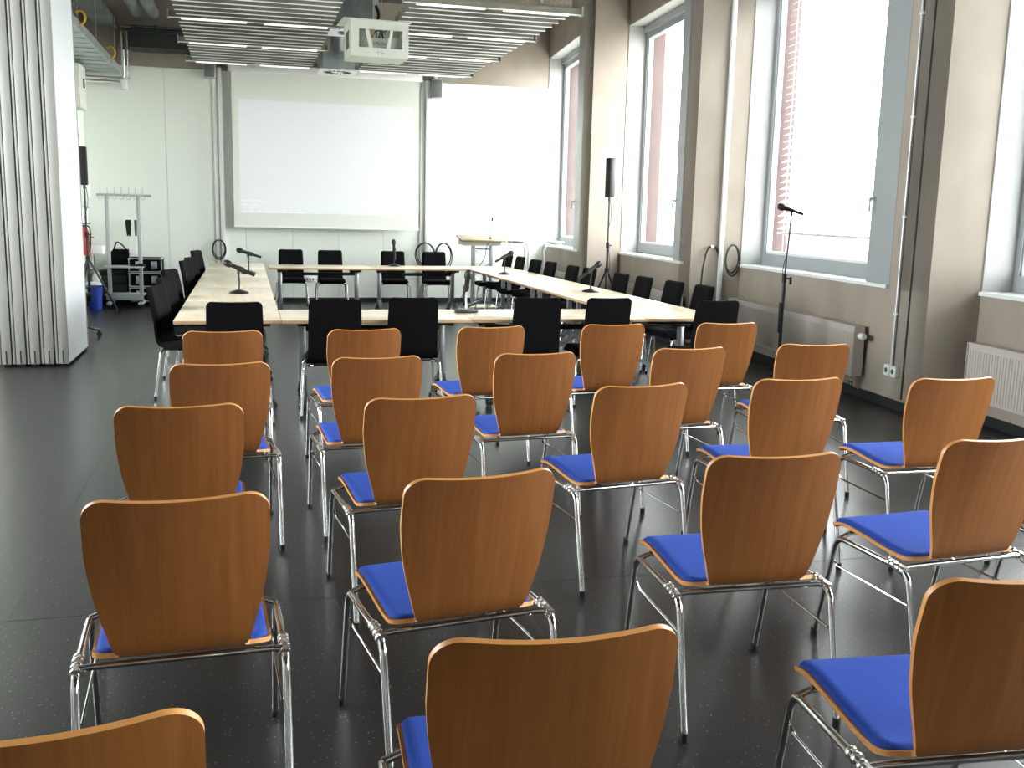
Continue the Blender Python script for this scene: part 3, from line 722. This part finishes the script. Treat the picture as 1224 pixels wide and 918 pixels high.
# ventilation box with round swirl outlet between the rafts
def vent(label, x, y, z, s=.50, h=.26):
    t = thing('ventilation_outlet', label, 'vent', (x, y, z), 0, 'ventilation outlets between the rafts')
    m = MB(); m.box((0, 0, h/2+.03), (s-.04, s-.04, h)); m.build('plenum_box', M['galv'], t)
    m = MB(); m.box((0, 0, .012), (s+.06, s+.06, .012))
    m.build('face_plate', M['white_metal'], t)
    m = MB()
    for k in range(16):
        a = 2*PI*k/16; m.box((math.cos(a)*.15, math.sin(a)*.15, .004), (.11, .022, .006), 0, a+.25)
    m.build('swirl_slots', M['black_plastic'], t)
    m = MB(); m.tube([(0, 0, h), (0, 0, CEIL-z)], .10, 16); m.build('duct', M['galv'], t)
vent('galvanised ventilation box with round swirl outlet before the screen', 1.37, 15.7, 3.56)
vent('galvanised ventilation box hidden behind the caged projector', 1.37, 13.3, 3.74, .56, .34)
m = MB(); m.tube([(1.0, 14.3, 3.98), (1.8, 14.3, 3.98)], .055, 14); m.tube([(1.0, 14.55, 4.02), (1.8, 14.55, 4.02)], .03, 12)
tag(m.build('ventilation_pipe', M['galv']), 'silver round pipes crossing between the two ceiling rafts', 'pipe')

# ------------------------------------------------------------------ services on the left ceiling
m = MB()
t = thing('cable_tray', 'wide galvanised cable tray hung under the ceiling at left', 'cable tray', (-2.1, 14.2, 3.53), 0)
m.box((0, 0, .003), (.58, 5.6, .006))
for k in range(14): m.box((0, -2.6+k*.4, -.004), (.52, .03, .010))
m.build('tray_floor', M['galv'], t)
for sx in (-1, 1): m = MB(); m.box((sx*.29, 0, .05), (.006, 5.6, .10)); m.build('tray_side', M['galv'], t)
m = MB()
for k in range(5): m.tube([(-.2+.09*k, -2.75, .03), (-.2+.09*k, 2.75, .03)], .022, 8)
m.build('cables', M['rubber'], t)
m = MB()
for y in (-1.6, .4, 2.4): m.tube([(.26, y, .1), (.26, y, CEIL-3.53)], .006, 6); m.tube([(-.26, y, .1), (-.26, y, CEIL-3.53)], .006, 6)
m.build('hanger_rod', M['galv'], t)
for k, (y, lab) in enumerate(((12.95, 'yellow cable hook on the tray edge, nearer the camera'), (15.7, 'yellow cable hook on the tray edge, near the back wall'))):
    m = MB(); m.tube([Vector((-1.80+.06*math.cos(a), y, 3.66+.075*math.sin(a))) for a in [PI*(.75-1.35*i/12) for i in range(13)]], .014, 8)
    tag(m.build('cable_hook', M['yellow']), lab, 'hook', 'yellow hooks')
m = MB(); m.beam((-2.0, 11.75, 4.30), (-2.0, 17.15, 4.30), .24, .14); m.box((-2.0, 14.45, 4.225), (.30, 5.4, .012))
tag(m.build('cable_duct', M['galv']), 'grey metal duct running above the cable tray at left', 'duct')
for k, (x, lab) in enumerate(((-1.51, 'left silver air pipe under the dark ceiling'), (-1.29, 'right silver air pipe under the dark ceiling'))):
    m = MB(); m.tube(fillet([(x, 10.5, 4.40), (x, 16.65, 4.40)], .1), .088, 18)
    for y in (12.2, 14.0, 15.8, 16.6): m.lathe([(.091, -.02), (.098, 0), (.091, .02)], (x, y, 4.40), 18, 0, Matrix.Rotation(PI/2, 3, 'X'))
    tag(m.build('air_pipe', M['galv']), lab, 'pipe', 'air pipes')
m = MB(); m.beam((-1.66, 16.94, 4.02), (-.4, 16.94, 4.02), .51, .25); m.box((-1.1, 16.66, 4.14), (1.3, .03, .05))
tag(m.build('steel_channel', mat('dark_steel', (.05, .055, .055), .5, .5)), 'dark steel channel along the back wall under the ceiling', 'channel')
t = thing('conduit', 'shiny metal conduit bent along the upper left back wall', 'conduit', (0, 0, 0), 0)
m = MB(); m.tube(fillet([(-2.39, 17.0, 3.46), (-1.77, 17.0, 3.46), (-1.77, 17.0, 4.24), (-.9, 17.0, 4.24)], .05, 5), .024, 12); m.build('pipe', M['chrome'], t)
m = MB(); m.tube(fillet([(-2.39, 17.05, 3.41), (-1.74, 17.05, 3.41)], .05, 5), .024, 12); m.tube([(-1.70, 17.03, 3.46), (-1.70, 17.03, 4.2), ], .014, 10); m.tube([(-1.70, 17.03, 4.20), (-.9, 17.03, 4.20)], .014, 8); m.build('second_pipe', M['chrome'], t)
m = MB(); m.rbox((-1.77, 17.0, 3.37), (.09, .10, .14), .01); m.build('junction_box', M['white'], t)
m = MB(); m.rbox((-1.28, 16.98, 4.24), (.07, .07, .07), .01); m.build('clamp', M['green'], t)

# ------------------------------------------------------------------ things on the back wall
for k, (x, z, lab) in enumerate(((-.50, 3.69, 'small grey wall loudspeaker left of the screen'), (3.12, 3.56, 'small grey wall loudspeaker right of the screen'))):
    t = thing('wall_speaker', lab, 'speaker', (x, 17.08, z-.13), 0, 'wall loudspeakers')
    m = MB(); m.rbox((0, 0, .13), (.18, .16, .30), .012); m.build('cabinet', M['alu'], t)
    m = MB(); m.rbox((0, -.082, .13), (.16, .01, .27), .004); m.build('front_grille', mat('speaker_grille_%d' % k, (.13, .14, .13), .6), t)
    m = MB(); m.box((0, .06, .31), (.05, .08, .06)); m.build('bracket', M['white_metal'], t)
for k, (x, zt, lab) in enumerate(((-.36, 3.72, 'upright white cable trunking left of the screen'), (2.985, 3.70, 'upright white cable trunking right of the screen'))):
    m = MB(); m.rbox((x, 17.145, zt/2+.04), (.07, .07, zt-.08), .008); m.rbox((x+(-.08 if k == 0 else -.08), 17.165, zt/2+.04), (.07, .03, zt-.08), .005)
    tag(m.build('cable_trunking', M['white']), lab, 'trunking', 'cable trunkings beside the screen')
m = MB(); m.rbox((1.02, 17.165, .39), (.17, .03, .08), .008); o = m.build('wall_socket', M['white'])
tag(o, 'white socket strip low on the back wall behind the back chairs', 'socket')
m = MB()
for dx in (-.05, 0, .05): m.lathe([(0, 0), (.018, 0), (.018, .004), (0, .004)], (1.02+dx, 17.148, .39), 12, 0, Matrix.Rotation(PI/2, 3, 'X'))
m.build('socket_face', M['grey_text'], o)
def coil(label, c, loops, rx, rz, r=.009, normal='y'):
    m = MB(); pts = []
    n = 26*loops
    for i in range(n+1):
        a = 2*PI*i/26; f = 1+.10*math.sin(a*.37+i*.03); u = rx*f*math.sin(a); v = rz*f*math.cos(a)-rz; w_ = .012*math.sin(a*.5)+.004*(i/26)
        pts.append((c[0]+u, c[1]-w_-.012, c[2]+v) if normal == 'y' else (c[0]-w_-.012, c[1]+u, c[2]+v))
    m.tube(pts, r, 6); tag(m.build('cable_coil', M['rubber']), label, 'cable', 'hanging cable coils')
coil('black cable coil hung on the trunking left of the screen', (-.43, 17.10, 1.02), 3, .10, .15)
coil('large black cable coil hung on the trunking right of the screen, left loop', (2.95, 17.09, 1.02), 2, .16, .19)
coil('large black cable coil hung beside the trunking right of the screen, right loop', (3.27, 17.09, 1.02), 2, .14, .22)

# ------------------------------------------------------------------ lectern
t = thing('lectern', 'truss lectern with a sloped board top before the back wall', 'lectern', (3.74, 16.3, 0), 0)
m = MB(); mt = Matrix.Rotation(math.radians(8), 3, 'X'); m.rbox((0, -.02, 1.13), (.74, .50, .03), .004, 0, 0, mt); m.build('top_board', M['lectern_wood'], t)
m = MB(); m.rbox((-.02, -.20, 1.055), (.64, .03, .075), .004); m.rbox((-.32, 0, 1.065), (.02, .40, .08), .004); m.rbox((.30, 0, 1.065), (.02, .40, .08), .004); m.build('apron', M['lectern_front'], t)
for x, y in ((-.14, -.14), (.14, -.14), (-.10, .14), (.22, .14)):
    m = MB(); m.tube([(x, y, .02), (x, y, 1.09)], .024, 12); m.build('truss_tube', M['steel'], t)
m = MB()
for (xa, ya), (xb, yb) in (((-.14, -.14), (.14, -.14)), ((.14, -.14), (.22, .14)), ((-.14, -.14), (-.10, .14)), ((-.10, .14), (.22, .14))):
    m.tube([(xa, ya, .96), (xb, yb, .96)], .008, 8)
    for k in range(4):
        z0 = .08+.22*k; m.tube([(xa, ya, z0), (xb, yb, z0+.22)] if k % 2 == 0 else [(xb, yb, z0), (xa, ya, z0+.22)], .007, 8)
m.build('truss_brace', M['steel'], t)
m = MB(); m.rbox((.03, 0, .012), (.56, .50, .024), .004); m.build('base_plate', M['lectern_front'], t)
t2 = thing('gooseneck_microphone', 'thin gooseneck microphone standing on the lectern', 'microphone', (3.88, 16.2, 1.127), 0)
m = MB(); m.lathe([(0, 0), (.035, 0), (.03, .02), (.01, .03), (0, .03)], (0, 0, 0), 16); m.build('base', M['black_plastic'], t2)
m = MB(); m.tube(spline([(0, 0, .02), (0, 0, .16), (.015, -.01, .26), (.02, -.03, .31)], 6), .006, 8); m.build('gooseneck', M['black_metal'], t2)
m = MB(); m.tube([(.02, -.03, .30), (.022, -.05, .35)], .014, 10); m.build('capsule', M['black_plastic'], t2)
m = MB(); m.tube(spline([(3.86, 16.06, 1.12), (3.78, 16.02, 1.0), (3.74, 16.03, .8), (3.55, 16.02, .55), (3.4, 16.0, .25), (3.3, 15.95, .012)], 8), .006, 6)
tag(m.build('microphone_cable', M['rubber']), 'black microphone cable hanging down the lectern front', 'cable')
m = MB()
for k in range(6):
    a = random.random()*3; m.tube(spline([(4.10, 16.05, 1.09), (4.11+.02*k, 16.03, 1.06), (4.13+.02*math.cos(a), 16.0, .98+.015*k)], 4), .003, 6)
tag(m.build('cable_tie_bunch', M['green']), 'small bunch of green ties at the right lectern edge', 'tie')

# ------------------------------------------------------------------ two high tables with curved tube frames in the corner
def high_table(label, x, y, sgn):
    t = thing('high_table', label, 'table', (x, y, 0), 0, 'white tube frame high tables')
    m = MB(); m.rbox((sgn*-.09, 0, 1.10), (.32 if sgn > 0 else .20, .40, .022), .008); m.build('tabletop', M['white'], t)
    for dy in (-.12, .12):
        m = MB(); m.tube(fillet([(sgn*-.16, dy, 1.07), (sgn*.10, dy, 1.07), (sgn*.14, dy, .92), (sgn*.14, dy, .02)], .12, 8), .017, 12); m.build('frame_tube', M['white_metal'], t)
    m = MB(); m.tube([(sgn*.14, -.12, .45), (sgn*.14, .12, .45)], .012, 10); m.build('tie_bar', M['white_metal'], t)
    m = MB()
    for dy in (-.17, .17): m.rbox((sgn*.06, dy, .015), (.30, .04, .03), .008)
    m.build('foot', M['white_metal'], t)
high_table('white high table with curved tube frame beside the lectern', 4.48, 16.6, 1)
high_table('white high table with curved tube frame under the far window', 4.88, 16.1, -1)

# ------------------------------------------------------------------ left corner: rack, cases, bin, sink, wall gear
t = thing('coat_rack', 'white metal rack on castors with hooks along its top bar', 'rack', (-1.80, 16.35, 0), 0)
m = MB(); m.tube([(-.36, 0, 1.69), (.42, 0, 1.69)], .018, 12); m.rbox((.05, 0, 1.69), (.58, .06, .03), .008); m.build('top_bar', M['rack_silver'], t)
for x in (-.22, .23): m = MB(); m.rbox((x, 0, .88), (.055, .05, 1.6), .01); m.build('post', M['rack_silver'], t)
for z, nm in ((.62, 'shelf'), (.20, 'shelf')): m = MB(); m.rbox((.0, 0, z), (.56, .36, .025), .005); m.build(nm, M['rack_silver'], t)
m = MB(); m.rbox((.0, -.17, .16), (.52, .02, .075), .005); m.build('lower_apron', M['rack_silver'], t)
for k, x in enumerate([-.30+.10*k for k in range(7)]):
    m = MB(); m.tube([(x-.03, -.03, 1.66)]+[(x-.03*math.cos(a), -.03, 1.655-.028*math.sin(a)) for a in [PI*i/8 for i in range(9)]]+[(x+.03, -.03, 1.68)], .004, 6)
    m.tube([(x, -.02, 1.70), (x, -.03, 1.80)], .004, 6); m.build('hook', M['steel'], t)
for x in (-.22, .23):
    m = MB(); m.rbox((x, 0, .075), (.07, .52, .035), .008); f = m.build('foot', M['rack_silver'], t)
    for y in (-.22, .22):
        m = MB(); m.lathe([(0, -.014), (.029, -.014), (.03, 0), (.029, .014), (0, .014)], (x, y, .03), 14, 0, Matrix.Rotation(PI/2, 3, 'Y')); m.rbox((x, y, .05), (.04, .04, .03), .006); m.build('castor', M['rubber'], f)
t = thing('shoulder_bag', 'black bag with handle on the black box behind the rack', 'bag', (-1.90, 16.86, .5405), 0)
m = MB(); m.prism([(-.15, 0), (.11, 0), (.13, .26), (.10, .32), (-.11, .32), (-.17, .24)], -.11, .11, 0, Matrix.Rotation(PI/2, 3, 'X')); m.build('body', M['black'], t)
m = MB(); m.tube(spline([(-.10, -.04, .31), (-.06, -.05, .42), (.0, -.05, .41), (.09, -.04, .31)], 8), .012, 8); m.build('strap', M['black_plastic'], t)
t = thing('amplifier_case', 'black amplifier box on the floor behind the rack, under the bag', 'amplifier', (-2.01, 16.88, 0), 0)
m = MB(); m.rbox((0, 0, .28), (.42, .36, .52), .008); m.build('body', M['black_plastic'], t)
m = MB(); m.rbox((0, -.185, .40), (.38, .012, .10), .003); m.rbox((0, -.185, .20), (.38, .012, .22), .003); m.build('front_panel', M['black_metal'], t)
m = MB()
for x in (-.17, .17):
    for y in (-.13, .13): m.lathe([(0, 0), (.02, 0), (.02, .021), (0, .021)], (x, y, 0), 10)
m.build('foot', M['rubber'], t)
m = MB(); m.tube(spline([(-1.62, 16.2, .64), (-1.55, 16.22, .655), (-1.5, 16.3, .642)], 5), .02, 8); m.box((-1.60, 16.28, .641), (.22, .16, .016)); tag(m.build('cable_box', M['black_plastic']), 'flat dark box lying at the right end of the rack shelf', 'box')
def flight_case(label, z, h=.225):
    t = thing('flight_case', label, 'case', (-1.53, 16.86, z), 0, 'flight cases stacked by the back wall')
    W, D = .49, .48
    m = MB(); m.box((0, 0, h/2), (W-.01, D-.01, h-.012)); m.build('body', M['black'], t)
    m = MB()
    for sx in (-1, 1):
        for sy in (-1, 1): m.box((sx*(W/2-.007), sy*(D/2-.007), h/2), (.016, .016, h-.004))
        for zz in (.012, h-.012): m.box((sx*(W/2-.007), 0, zz), (.016, D, .016))
    for sy in (-1, 1):
        for zz in (.012, h-.012): m.box((0, sy*(D/2-.007), zz), (W, .016, .016))
    m.build('edge_profile', M['alu'], t)
    m = MB()
    for sx in (-1, 1):
        for sy in (-1, 1):
            for zz in (.018, h-.018): m.rbox((sx*(W/2-.012), sy*(D/2-.012), zz), (.045, .045, .034), .012)
    m.build('ball_corner', M['chrome'], t)
    for x in (-.10, .13):
        m = MB(); m.rbox((x, -D/2-.002, h/2), (.09, .012, .12), .003); m.rbox((x, -D/2-.010, h/2), (.04, .008, .08), .003); m.build('latch', M['steel'], t)
    return t
flight_case('black flight case with metal edges, bottom of the stack of three', .06)
flight_case('black flight case with metal edges, middle of the stack of three', .287)
flight_case('black flight case with metal edges, topmost of the stack of three', .514)
m = MB()
for sx in (-1, 1):
    for sy in (-1, 1): m.lathe([(0, -.018), (.03, -.018), (.03, .018), (0, .018)], (-1.53+sx*.20, 16.86+sy*.19, .03), 14, 0, Matrix.Rotation(PI/2, 3, 'Y'))
m.box((-1.53, 16.86, .055), (.48, .46, .01)); tag(m.build('castor_board', M['black_metal']), 'low castor board under the flight case stack', 'dolly')
for k, (x, lab, tw) in enumerate(((-1.77, 'left black radio antenna paddle above the flight cases', .0), (-1.665, 'right black radio antenna paddle above the flight cases', 1.35))):
    t = thing('antenna_paddle', lab, 'antenna', (x, 16.80, .7385), tw, 'radio antenna paddles')
    m = MB(); m.prism([(-.028, 0), (.028, 0), (.045, .20), (.04, .25), (-.04, .25), (-.045, .20)], -.006, .006, 0, Matrix.Rotation(PI/2, 3, 'X'), (0, 0, .33)); m.build('paddle', M['black_plastic'], t)
    m = MB(); m.tube([(0, 0, .01), (0, 0, .35)], .007, 8); m.build('stem', M['white_metal'], t)
    m = MB(); m.lathe([(0, 0), (.05, 0), (.05, .012), (0, .012)], (0, 0, 0), 16); m.build('base', M['black_metal'], t)
t = thing('waste_bin', 'round blue plastic waste bin on the floor at left', 'bin', (-2.19, 16.0, 0), 0)
m = MB(); m.lathe([(0, .004), (.088, .0), (.108, .37), (.104, .37), (.086, .012), (0, .012)], (0, 0, 0), 28); m.build('body', M['bin_blue'], t)
m = MB(); m.lathe([(.106, .365), (.114, .368), (.114, .392), (.104, .392), (.104, .368)], (0, 0, 0), 28); m.build('rim', M['bin_blue'], t)
m = MB(); m.lathe([(.098, .30), (.101, .392), (.112, .405), (.119, .37)], (0, 0, 0), 28); m.build('bin_liner', M['white'], t)
t = thing('wash_basin', 'white wash basin on the left wall above the blue bin', 'basin', (-2.4, 16.36, .80), 0)
m = MB(); m.rbox((.17, 0, .07), (.34, .40, .14), .04, seg=4); m.build('bowl', M['white'], t)
m = MB(); m.tube(fillet([(.06, 0, .13), (.06, 0, .27), (.18, 0, .25)], .03, 5), .012, 10); m.build('tap', M['chrome'], t)
m = MB(); m.tube(fillet([(.16, 0, 0), (.16, 0, -.22), (.01, 0, -.22)], .05, 6), .018, 10); m.build('drain_pipe', M['chrome'], t)
t = thing('fire_extinguisher', 'red fire extinguisher hung on the left wall beside the partition', 'fire extinguisher', (-2.305, 15.98, .80), 0)
m = MB(); m.lathe([(0, 0), (.07, 0), (.075, .02), (.075, .33), (.055, .39), (.025, .41), (0, .41)], (0, 0, 0), 22); m.build('cylinder', M['red'], t)
m = MB(); m.tube([(0, 0, .40), (0, 0, .45)], .02, 10); m.beam((-.02, 0, .46), (.10, 0, .47), .02, .015); m.build('valve', M['black_plastic'], t)
m = MB(); m.tube(spline([(.02, 0, .44), (.09, -.04, .40), (.095, -.05, .2), (.08, -.05, .05)], 6), .010, 8); m.build('hose', M['rubber'], t)
m = MB(); m.box((-.09, 0, .2), (.02, .06, .3)); m.build('bracket', M['black_metal'], t)
t = thing('spray_bottle', 'dark red bottle with white label standing behind the bin', 'bottle', (-2.20, 16.32, 0), 0)
m = MB(); m.lathe([(0, 0), (.06, 0), (.06, .40), (.03, .48), (.02, .56), (0, .56)], (0, 0, 0), 18); m.build('body', M['red'], t)
m = MB(); m.lathe([(.061, .38), (.061, .46), (.03, .54)], (0, 0, 0), 18); m.build('label_band', M['white'], t)
t = thing('wall_cabinet', 'cream metal cabinet with handle high on the left wall', 'cabinet', (-2.4, 15.85, 2.88), 0)
m = MB(); m.rbox((.09, 0, .30), (.18, .60, .60), .006); m.build('body', M['cream'], t)
m = MB(); m.rbox((.189, 0, .30), (.018, .60, .60), .004); d_ = m.build('door', M['cream'], t)
m = MB(); m.rbox((.207, .05, .36), (.02, .03, .13), .005); m.build('handle', M['black_plastic'], d_)
t = thing('wall_control_panel', 'white control panel with dark fittings under the wall cabinet', 'control panel', (-2.4, 15.75, 2.30), 0)
m = MB(); m.rbox((.03, 0, .26), (.06, .34, .50), .006); m.build('plate', M['white'], t)
m = MB(); m.lathe([(0, 0), (.05, 0), (.05, .05), (0, .06)], (.06, .05, .22), 14, 0, Matrix.Rotation(PI/2, 3, 'Y')); m.rbox((.075, .06, .33), (.03, .06, .03), .006); m.build('fitting', M['grey_text'], t)
t = thing('towel_dispenser', 'white paper towel dispenser on the left wall above the basin', 'dispenser', (-2.4, 16.55, 1.50), 0)
m = MB(); m.rbox((.06, 0, .18), (.12, .28, .36), .02); m.build('body', M['white'], t)
m = MB(); m.box((.07, 0, -.004), (.06, .2, .01)); m.build('slot', M['grey_text'], t)
t = thing('wall_shelf', 'small glass shelf on the left wall over the basin', 'shelf', (-2.4, 16.25, 1.22), 0)
m = MB(); m.rbox((.07, 0, .006), (.14, .45, .012), .003); m.build('board', M['white'], t)
m = MB(); m.box((.03, -.15, -.02), (.06, .01, .04)); m.box((.03, .15, -.02), (.06, .01, .04)); m.build('bracket', M['chrome'], t)
# swivel chair foot peeping out behind the partition
t = thing('swivel_chair', 'swivel chair mostly hidden behind the parked partition, one castor showing', 'chair', (-2.0, 12.65, 0), .12)
for k in range(5):
    a = 2*PI*k/5+.08; e = Vector((math.cos(a)*.29, math.sin(a)*.29, .075))
    m = MB(); m.tube(fillet([(0, 0, .13), (e.x*.6, e.y*.6, .115), e], .1, 5), [.022]*1+[.018]*6+[.014]*1 if False else .016, 10); lg = m.build('base_arm', M['chrome'], t)
    m = MB(); m.lathe([(0, -.022), (.026, -.022), (.03, 0), (.026, .022), (0, .022)], (e.x, e.y, .03), 14, 0, Matrix.Rotation(PI/2, 3, 'X') @ Matrix.Rotation(a, 3, 'Y')); m.tube([(e.x, e.y, .03), (e.x, e.y, .08)], .010, 8); m.build('castor', M['rubber'], lg)
m = MB(); m.tube([(0, 0, .10), (0, 0, .44)], .025, 14); m.build('gas_lift', M['black_metal'], t)
m = MB(); m.rbox((0, 0, .47), (.46, .46, .07), .03); m.build('seat', M['black'], t)
m = MB(); m.rbox((-.22, 0, .80), (.06, .42, .50), .03); m.build('backrest', M['black'], t)

# ------------------------------------------------------------------ parked movable partition panels
pp = []
def partition(k, label):
    x1 = -1.68-.125*k; t = thing('partition_panel', label, 'partition', (x1-.0575, 10.97, 0), 0, 'parked partition panels')
    m = MB(); m.box((0, .0, 2.40), (.105, 1.22, 4.74)); m.build('panel', M['partition'], t)
    m = MB()
    for sy in (-1, 1):
        m.rbox((.014, sy*.625, 2.40), (.084, .05, 4.74), .006); m.rbox((-.045, sy*.625, 2.40), (.020, .045, 4.74), .004)
    m.build('edge_profile', M['partition_edge'], t)
    m = MB()
    for sy in (-1, 1):
        m.box((-.0315, sy*.620, 2.40), (.008, .05, 4.74)); m.box((-.0575, sy*.615, 2.40), (.006, .06, 4.74))
    m.build('gasket', M['rubber'], t)
    m = MB(); m.box((0, 0, .022), (.08, 1.20, .03)); m.box((.012, -.652, .10), (.010, .006, .12)); m.build('bottom_seal', M['rubber'], t)
    m = MB(); m.box((0, .4, 4.83), (.05, .05, .13)); m.box((0, -.4, 4.83), (.05, .05, .13)); m.build('trolley', M['galv'], t)
for k, lb in enumerate(('rightmost panel of the folded partition, broad white side showing', 'second panel from the right of the folded partition', 'third panel from the right of the folded partition', 'fourth panel from the right of the folded partition', 'fifth panel from the right of the folded partition')):
    partition(k, lb)
t = thing('end_jamb', 'beige upright jamb panel at the left edge of the folded partition', 'panel', (-2.345, 10.5, 0), 0)
m = MB(); m.box((-.02, 0, .6), (.10, .10, 1.19)); m.box((-.02, 0, 1.85), (.10, .10, 1.29)); m.box((-.02, 0, 3.7), (.10, .10, 2.38)); m.build('board', M['beige'], t)
m = MB(); m.box((-.02, 0, 1.2), (.09, .094, .03)); m.box((-.02, 0, 2.5), (.09, .094, .03)); m.build('joint', M['rubber'], t)
m = MB(); m.box((-.02, 0, .0025), (.12, .12, .005)); m.build('foot_plate', M['black_metal'], t)

# ------------------------------------------------------------------ radiators, conduits and cables on the window wall
def radiator(i, u0, u1, label, valve):
    a, b = bay[i]; L, d, o = frame_of(a, b); ang = math.atan2(d.y, d.x)
    c = a+d*((u0+u1)/2)-o*.09; t = thing('radiator', label, 'radiator', (c.x, c.y, .20), ang, 'panel radiators under the windows')
    W = u1-u0; y0 = 0
    # local x runs along the wall towards the camera; local -y faces the room? check: o is +90deg from d -> local +y
    m = MB(); m.box((0, -.03, .215), (W, .02, .43)); m.box((0, .03, .215), (W, .02, .43)); m.build('body', M['radiator'], t)
    m = MB(); n = int(W/.034)
    for k in range(n): m.box((-W/2+.03+k*(W-.06)/(n-1), -.0415, .205), (.018, .004, .36))
    m.build('ribs', M['radiator'], t)
    m = MB(); m.box((0, 0, .437), (W, .10, .012)); m.box((-W/2, 0, .22), (.008, .10, .44)); m.box((W/2, 0, .22), (.008, .10, .44)); m.build('cover', M['radiator'], t)
    m = MB(); m.box((-W/3, .065, .25), (.04, .05, .30)); m.box((W/3, .065, .25), (.04, .05, .30)); m.build('wall_bracket', M['radiator'], t)
    if valve:
        m = MB(); m.lathe([(0, 0), (.022, 0), (.028, .02), (.03, .07), (.024, .085), (0, .085)], (W/2+.008, 0, .36), 16, 0, Matrix.Rotation(PI/2, 3, 'Y')); m.build('thermostat_valve', M['white'], t)
        m = MB(); m.tube(fillet([(W/2-.06, -.0, .0), (W/2-.06, 0, -.10), (W/2-.06, .06, -.13)], .03, 4), .010, 8); m.tube(fillet([(W/2-.11, -.0, .0), (W/2-.11, 0, -.10), (W/2-.11, .06, -.13)], .03, 4), .010, 8); m.rbox((W/2-.085, -.01, -.05), (.09, .04, .035), .008); m.build('pipe_valve', M['chrome'], t)
radiator(0, .35, 2.9, 'long cream radiator under the window nearest the back wall', False)
radiator(1, .25, 2.85, 'long cream radiator under the window behind the black chairs', False)
radiator(2, .06, 3.05, 'long cream radiator under the blind window, white thermostat at its end', True)
radiator(3, .10, 3.0, 'cream radiator at the right edge of the photo, right of the pier', False)
a, b = bay[2]; L, d, o = frame_of(a, b)
def on3(u, off): p = a+d*u-o*off; return p
c = on3(3.50, .02); t = thing('wall_conduit', 'thin grey conduit pipe running up beside the blind window', 'conduit', (c.x, c.y, 0), 0)
m = MB(); m.tube([(0, 0, .36), (0, 0, CEIL-.02)], .013, 10); m.build('pipe', M['alu'], t)
m = MB()
for z in (.8, 1.6, 2.4, 3.2, 4.0): m.box((.008, 0, z), (.03, .045, .02))
m.build('clip', M['white'], t)
ang = math.atan2(d.y, d.x)
for k, (u, lab) in enumerate(((3.46, 'left white wall socket under the thin conduit'), (3.56, 'right white wall socket under the thin conduit'))):
    c = on3(u, .022); t = thing('wall_socket', lab, 'socket', (c.x, c.y, .32), ang, 'sockets under the conduit')
    m = MB(); m.rbox((0, 0, 0), (.085, .045, .095), .008); m.build('box', M['white'], t)
    m = MB(); m.lathe([(0, 0), (.022, 0), (.022, .003), (0, .003)], (0, -.022, 0), 14, 0, Matrix.Rotation(PI/2, 3, 'X')); m.build('socket_face', M['grey_text'], t)
# recess joint line in the third bay's pier
m = MB(); p = on3(3.66, .001); m.box((p.x, p.y, CEIL/2+.05), (.006, .022, CEIL-.1)); struct(m.build('trim_3', M['rubber']))
# step face between second and third bay: trunking and hanging cables
b2 = bay[1][1]; a3 = bay[2][0]; st = (a3-b2); sn = Vector((st.y, -st.x)).normalized()
if sn.y > 0: sn = -sn
def onstep(f, off): return b2+st*f+sn*off
p = onstep(.60, .03); m = MB(); m.rbox((p.x, p.y, CEIL/2), (.05, .05, CEIL-.04), .012); tag(m.build('cable_trunking', M['white_metal']), 'white upright cable trunking on the pier between the two middle windows', 'trunking')
p = onstep(.42, .03)
m = MB(); m.tube(spline([(p.x-.12, p.y, .62), (p.x-.11, p.y-.005, .95), (p.x-.06, p.y, 1.18), (p.x, p.y, 1.22), (p.x+.07, p.y, 1.17), (p.x+.11, p.y-.01, .95), (p.x+.10, p.y-.01, .55)], 8), .011, 7)
tag(m.build('hanging_cable', M['rubber']), 'black cable looped over a hook on the concrete pier', 'cable')
m = MB(); m.rbox((p.x, p.y+.005, 1.225), (.04, .05, .03), .008); tag(m.build('wall_hook', M['white']), 'small white hook holding the looped cable on the pier', 'hook')
p = onstep(.88, .05); coil('black cable coil hung beside the trunking on the pier', (p.x-.04, p.y, 1.25), 2, .085, .17, .009)
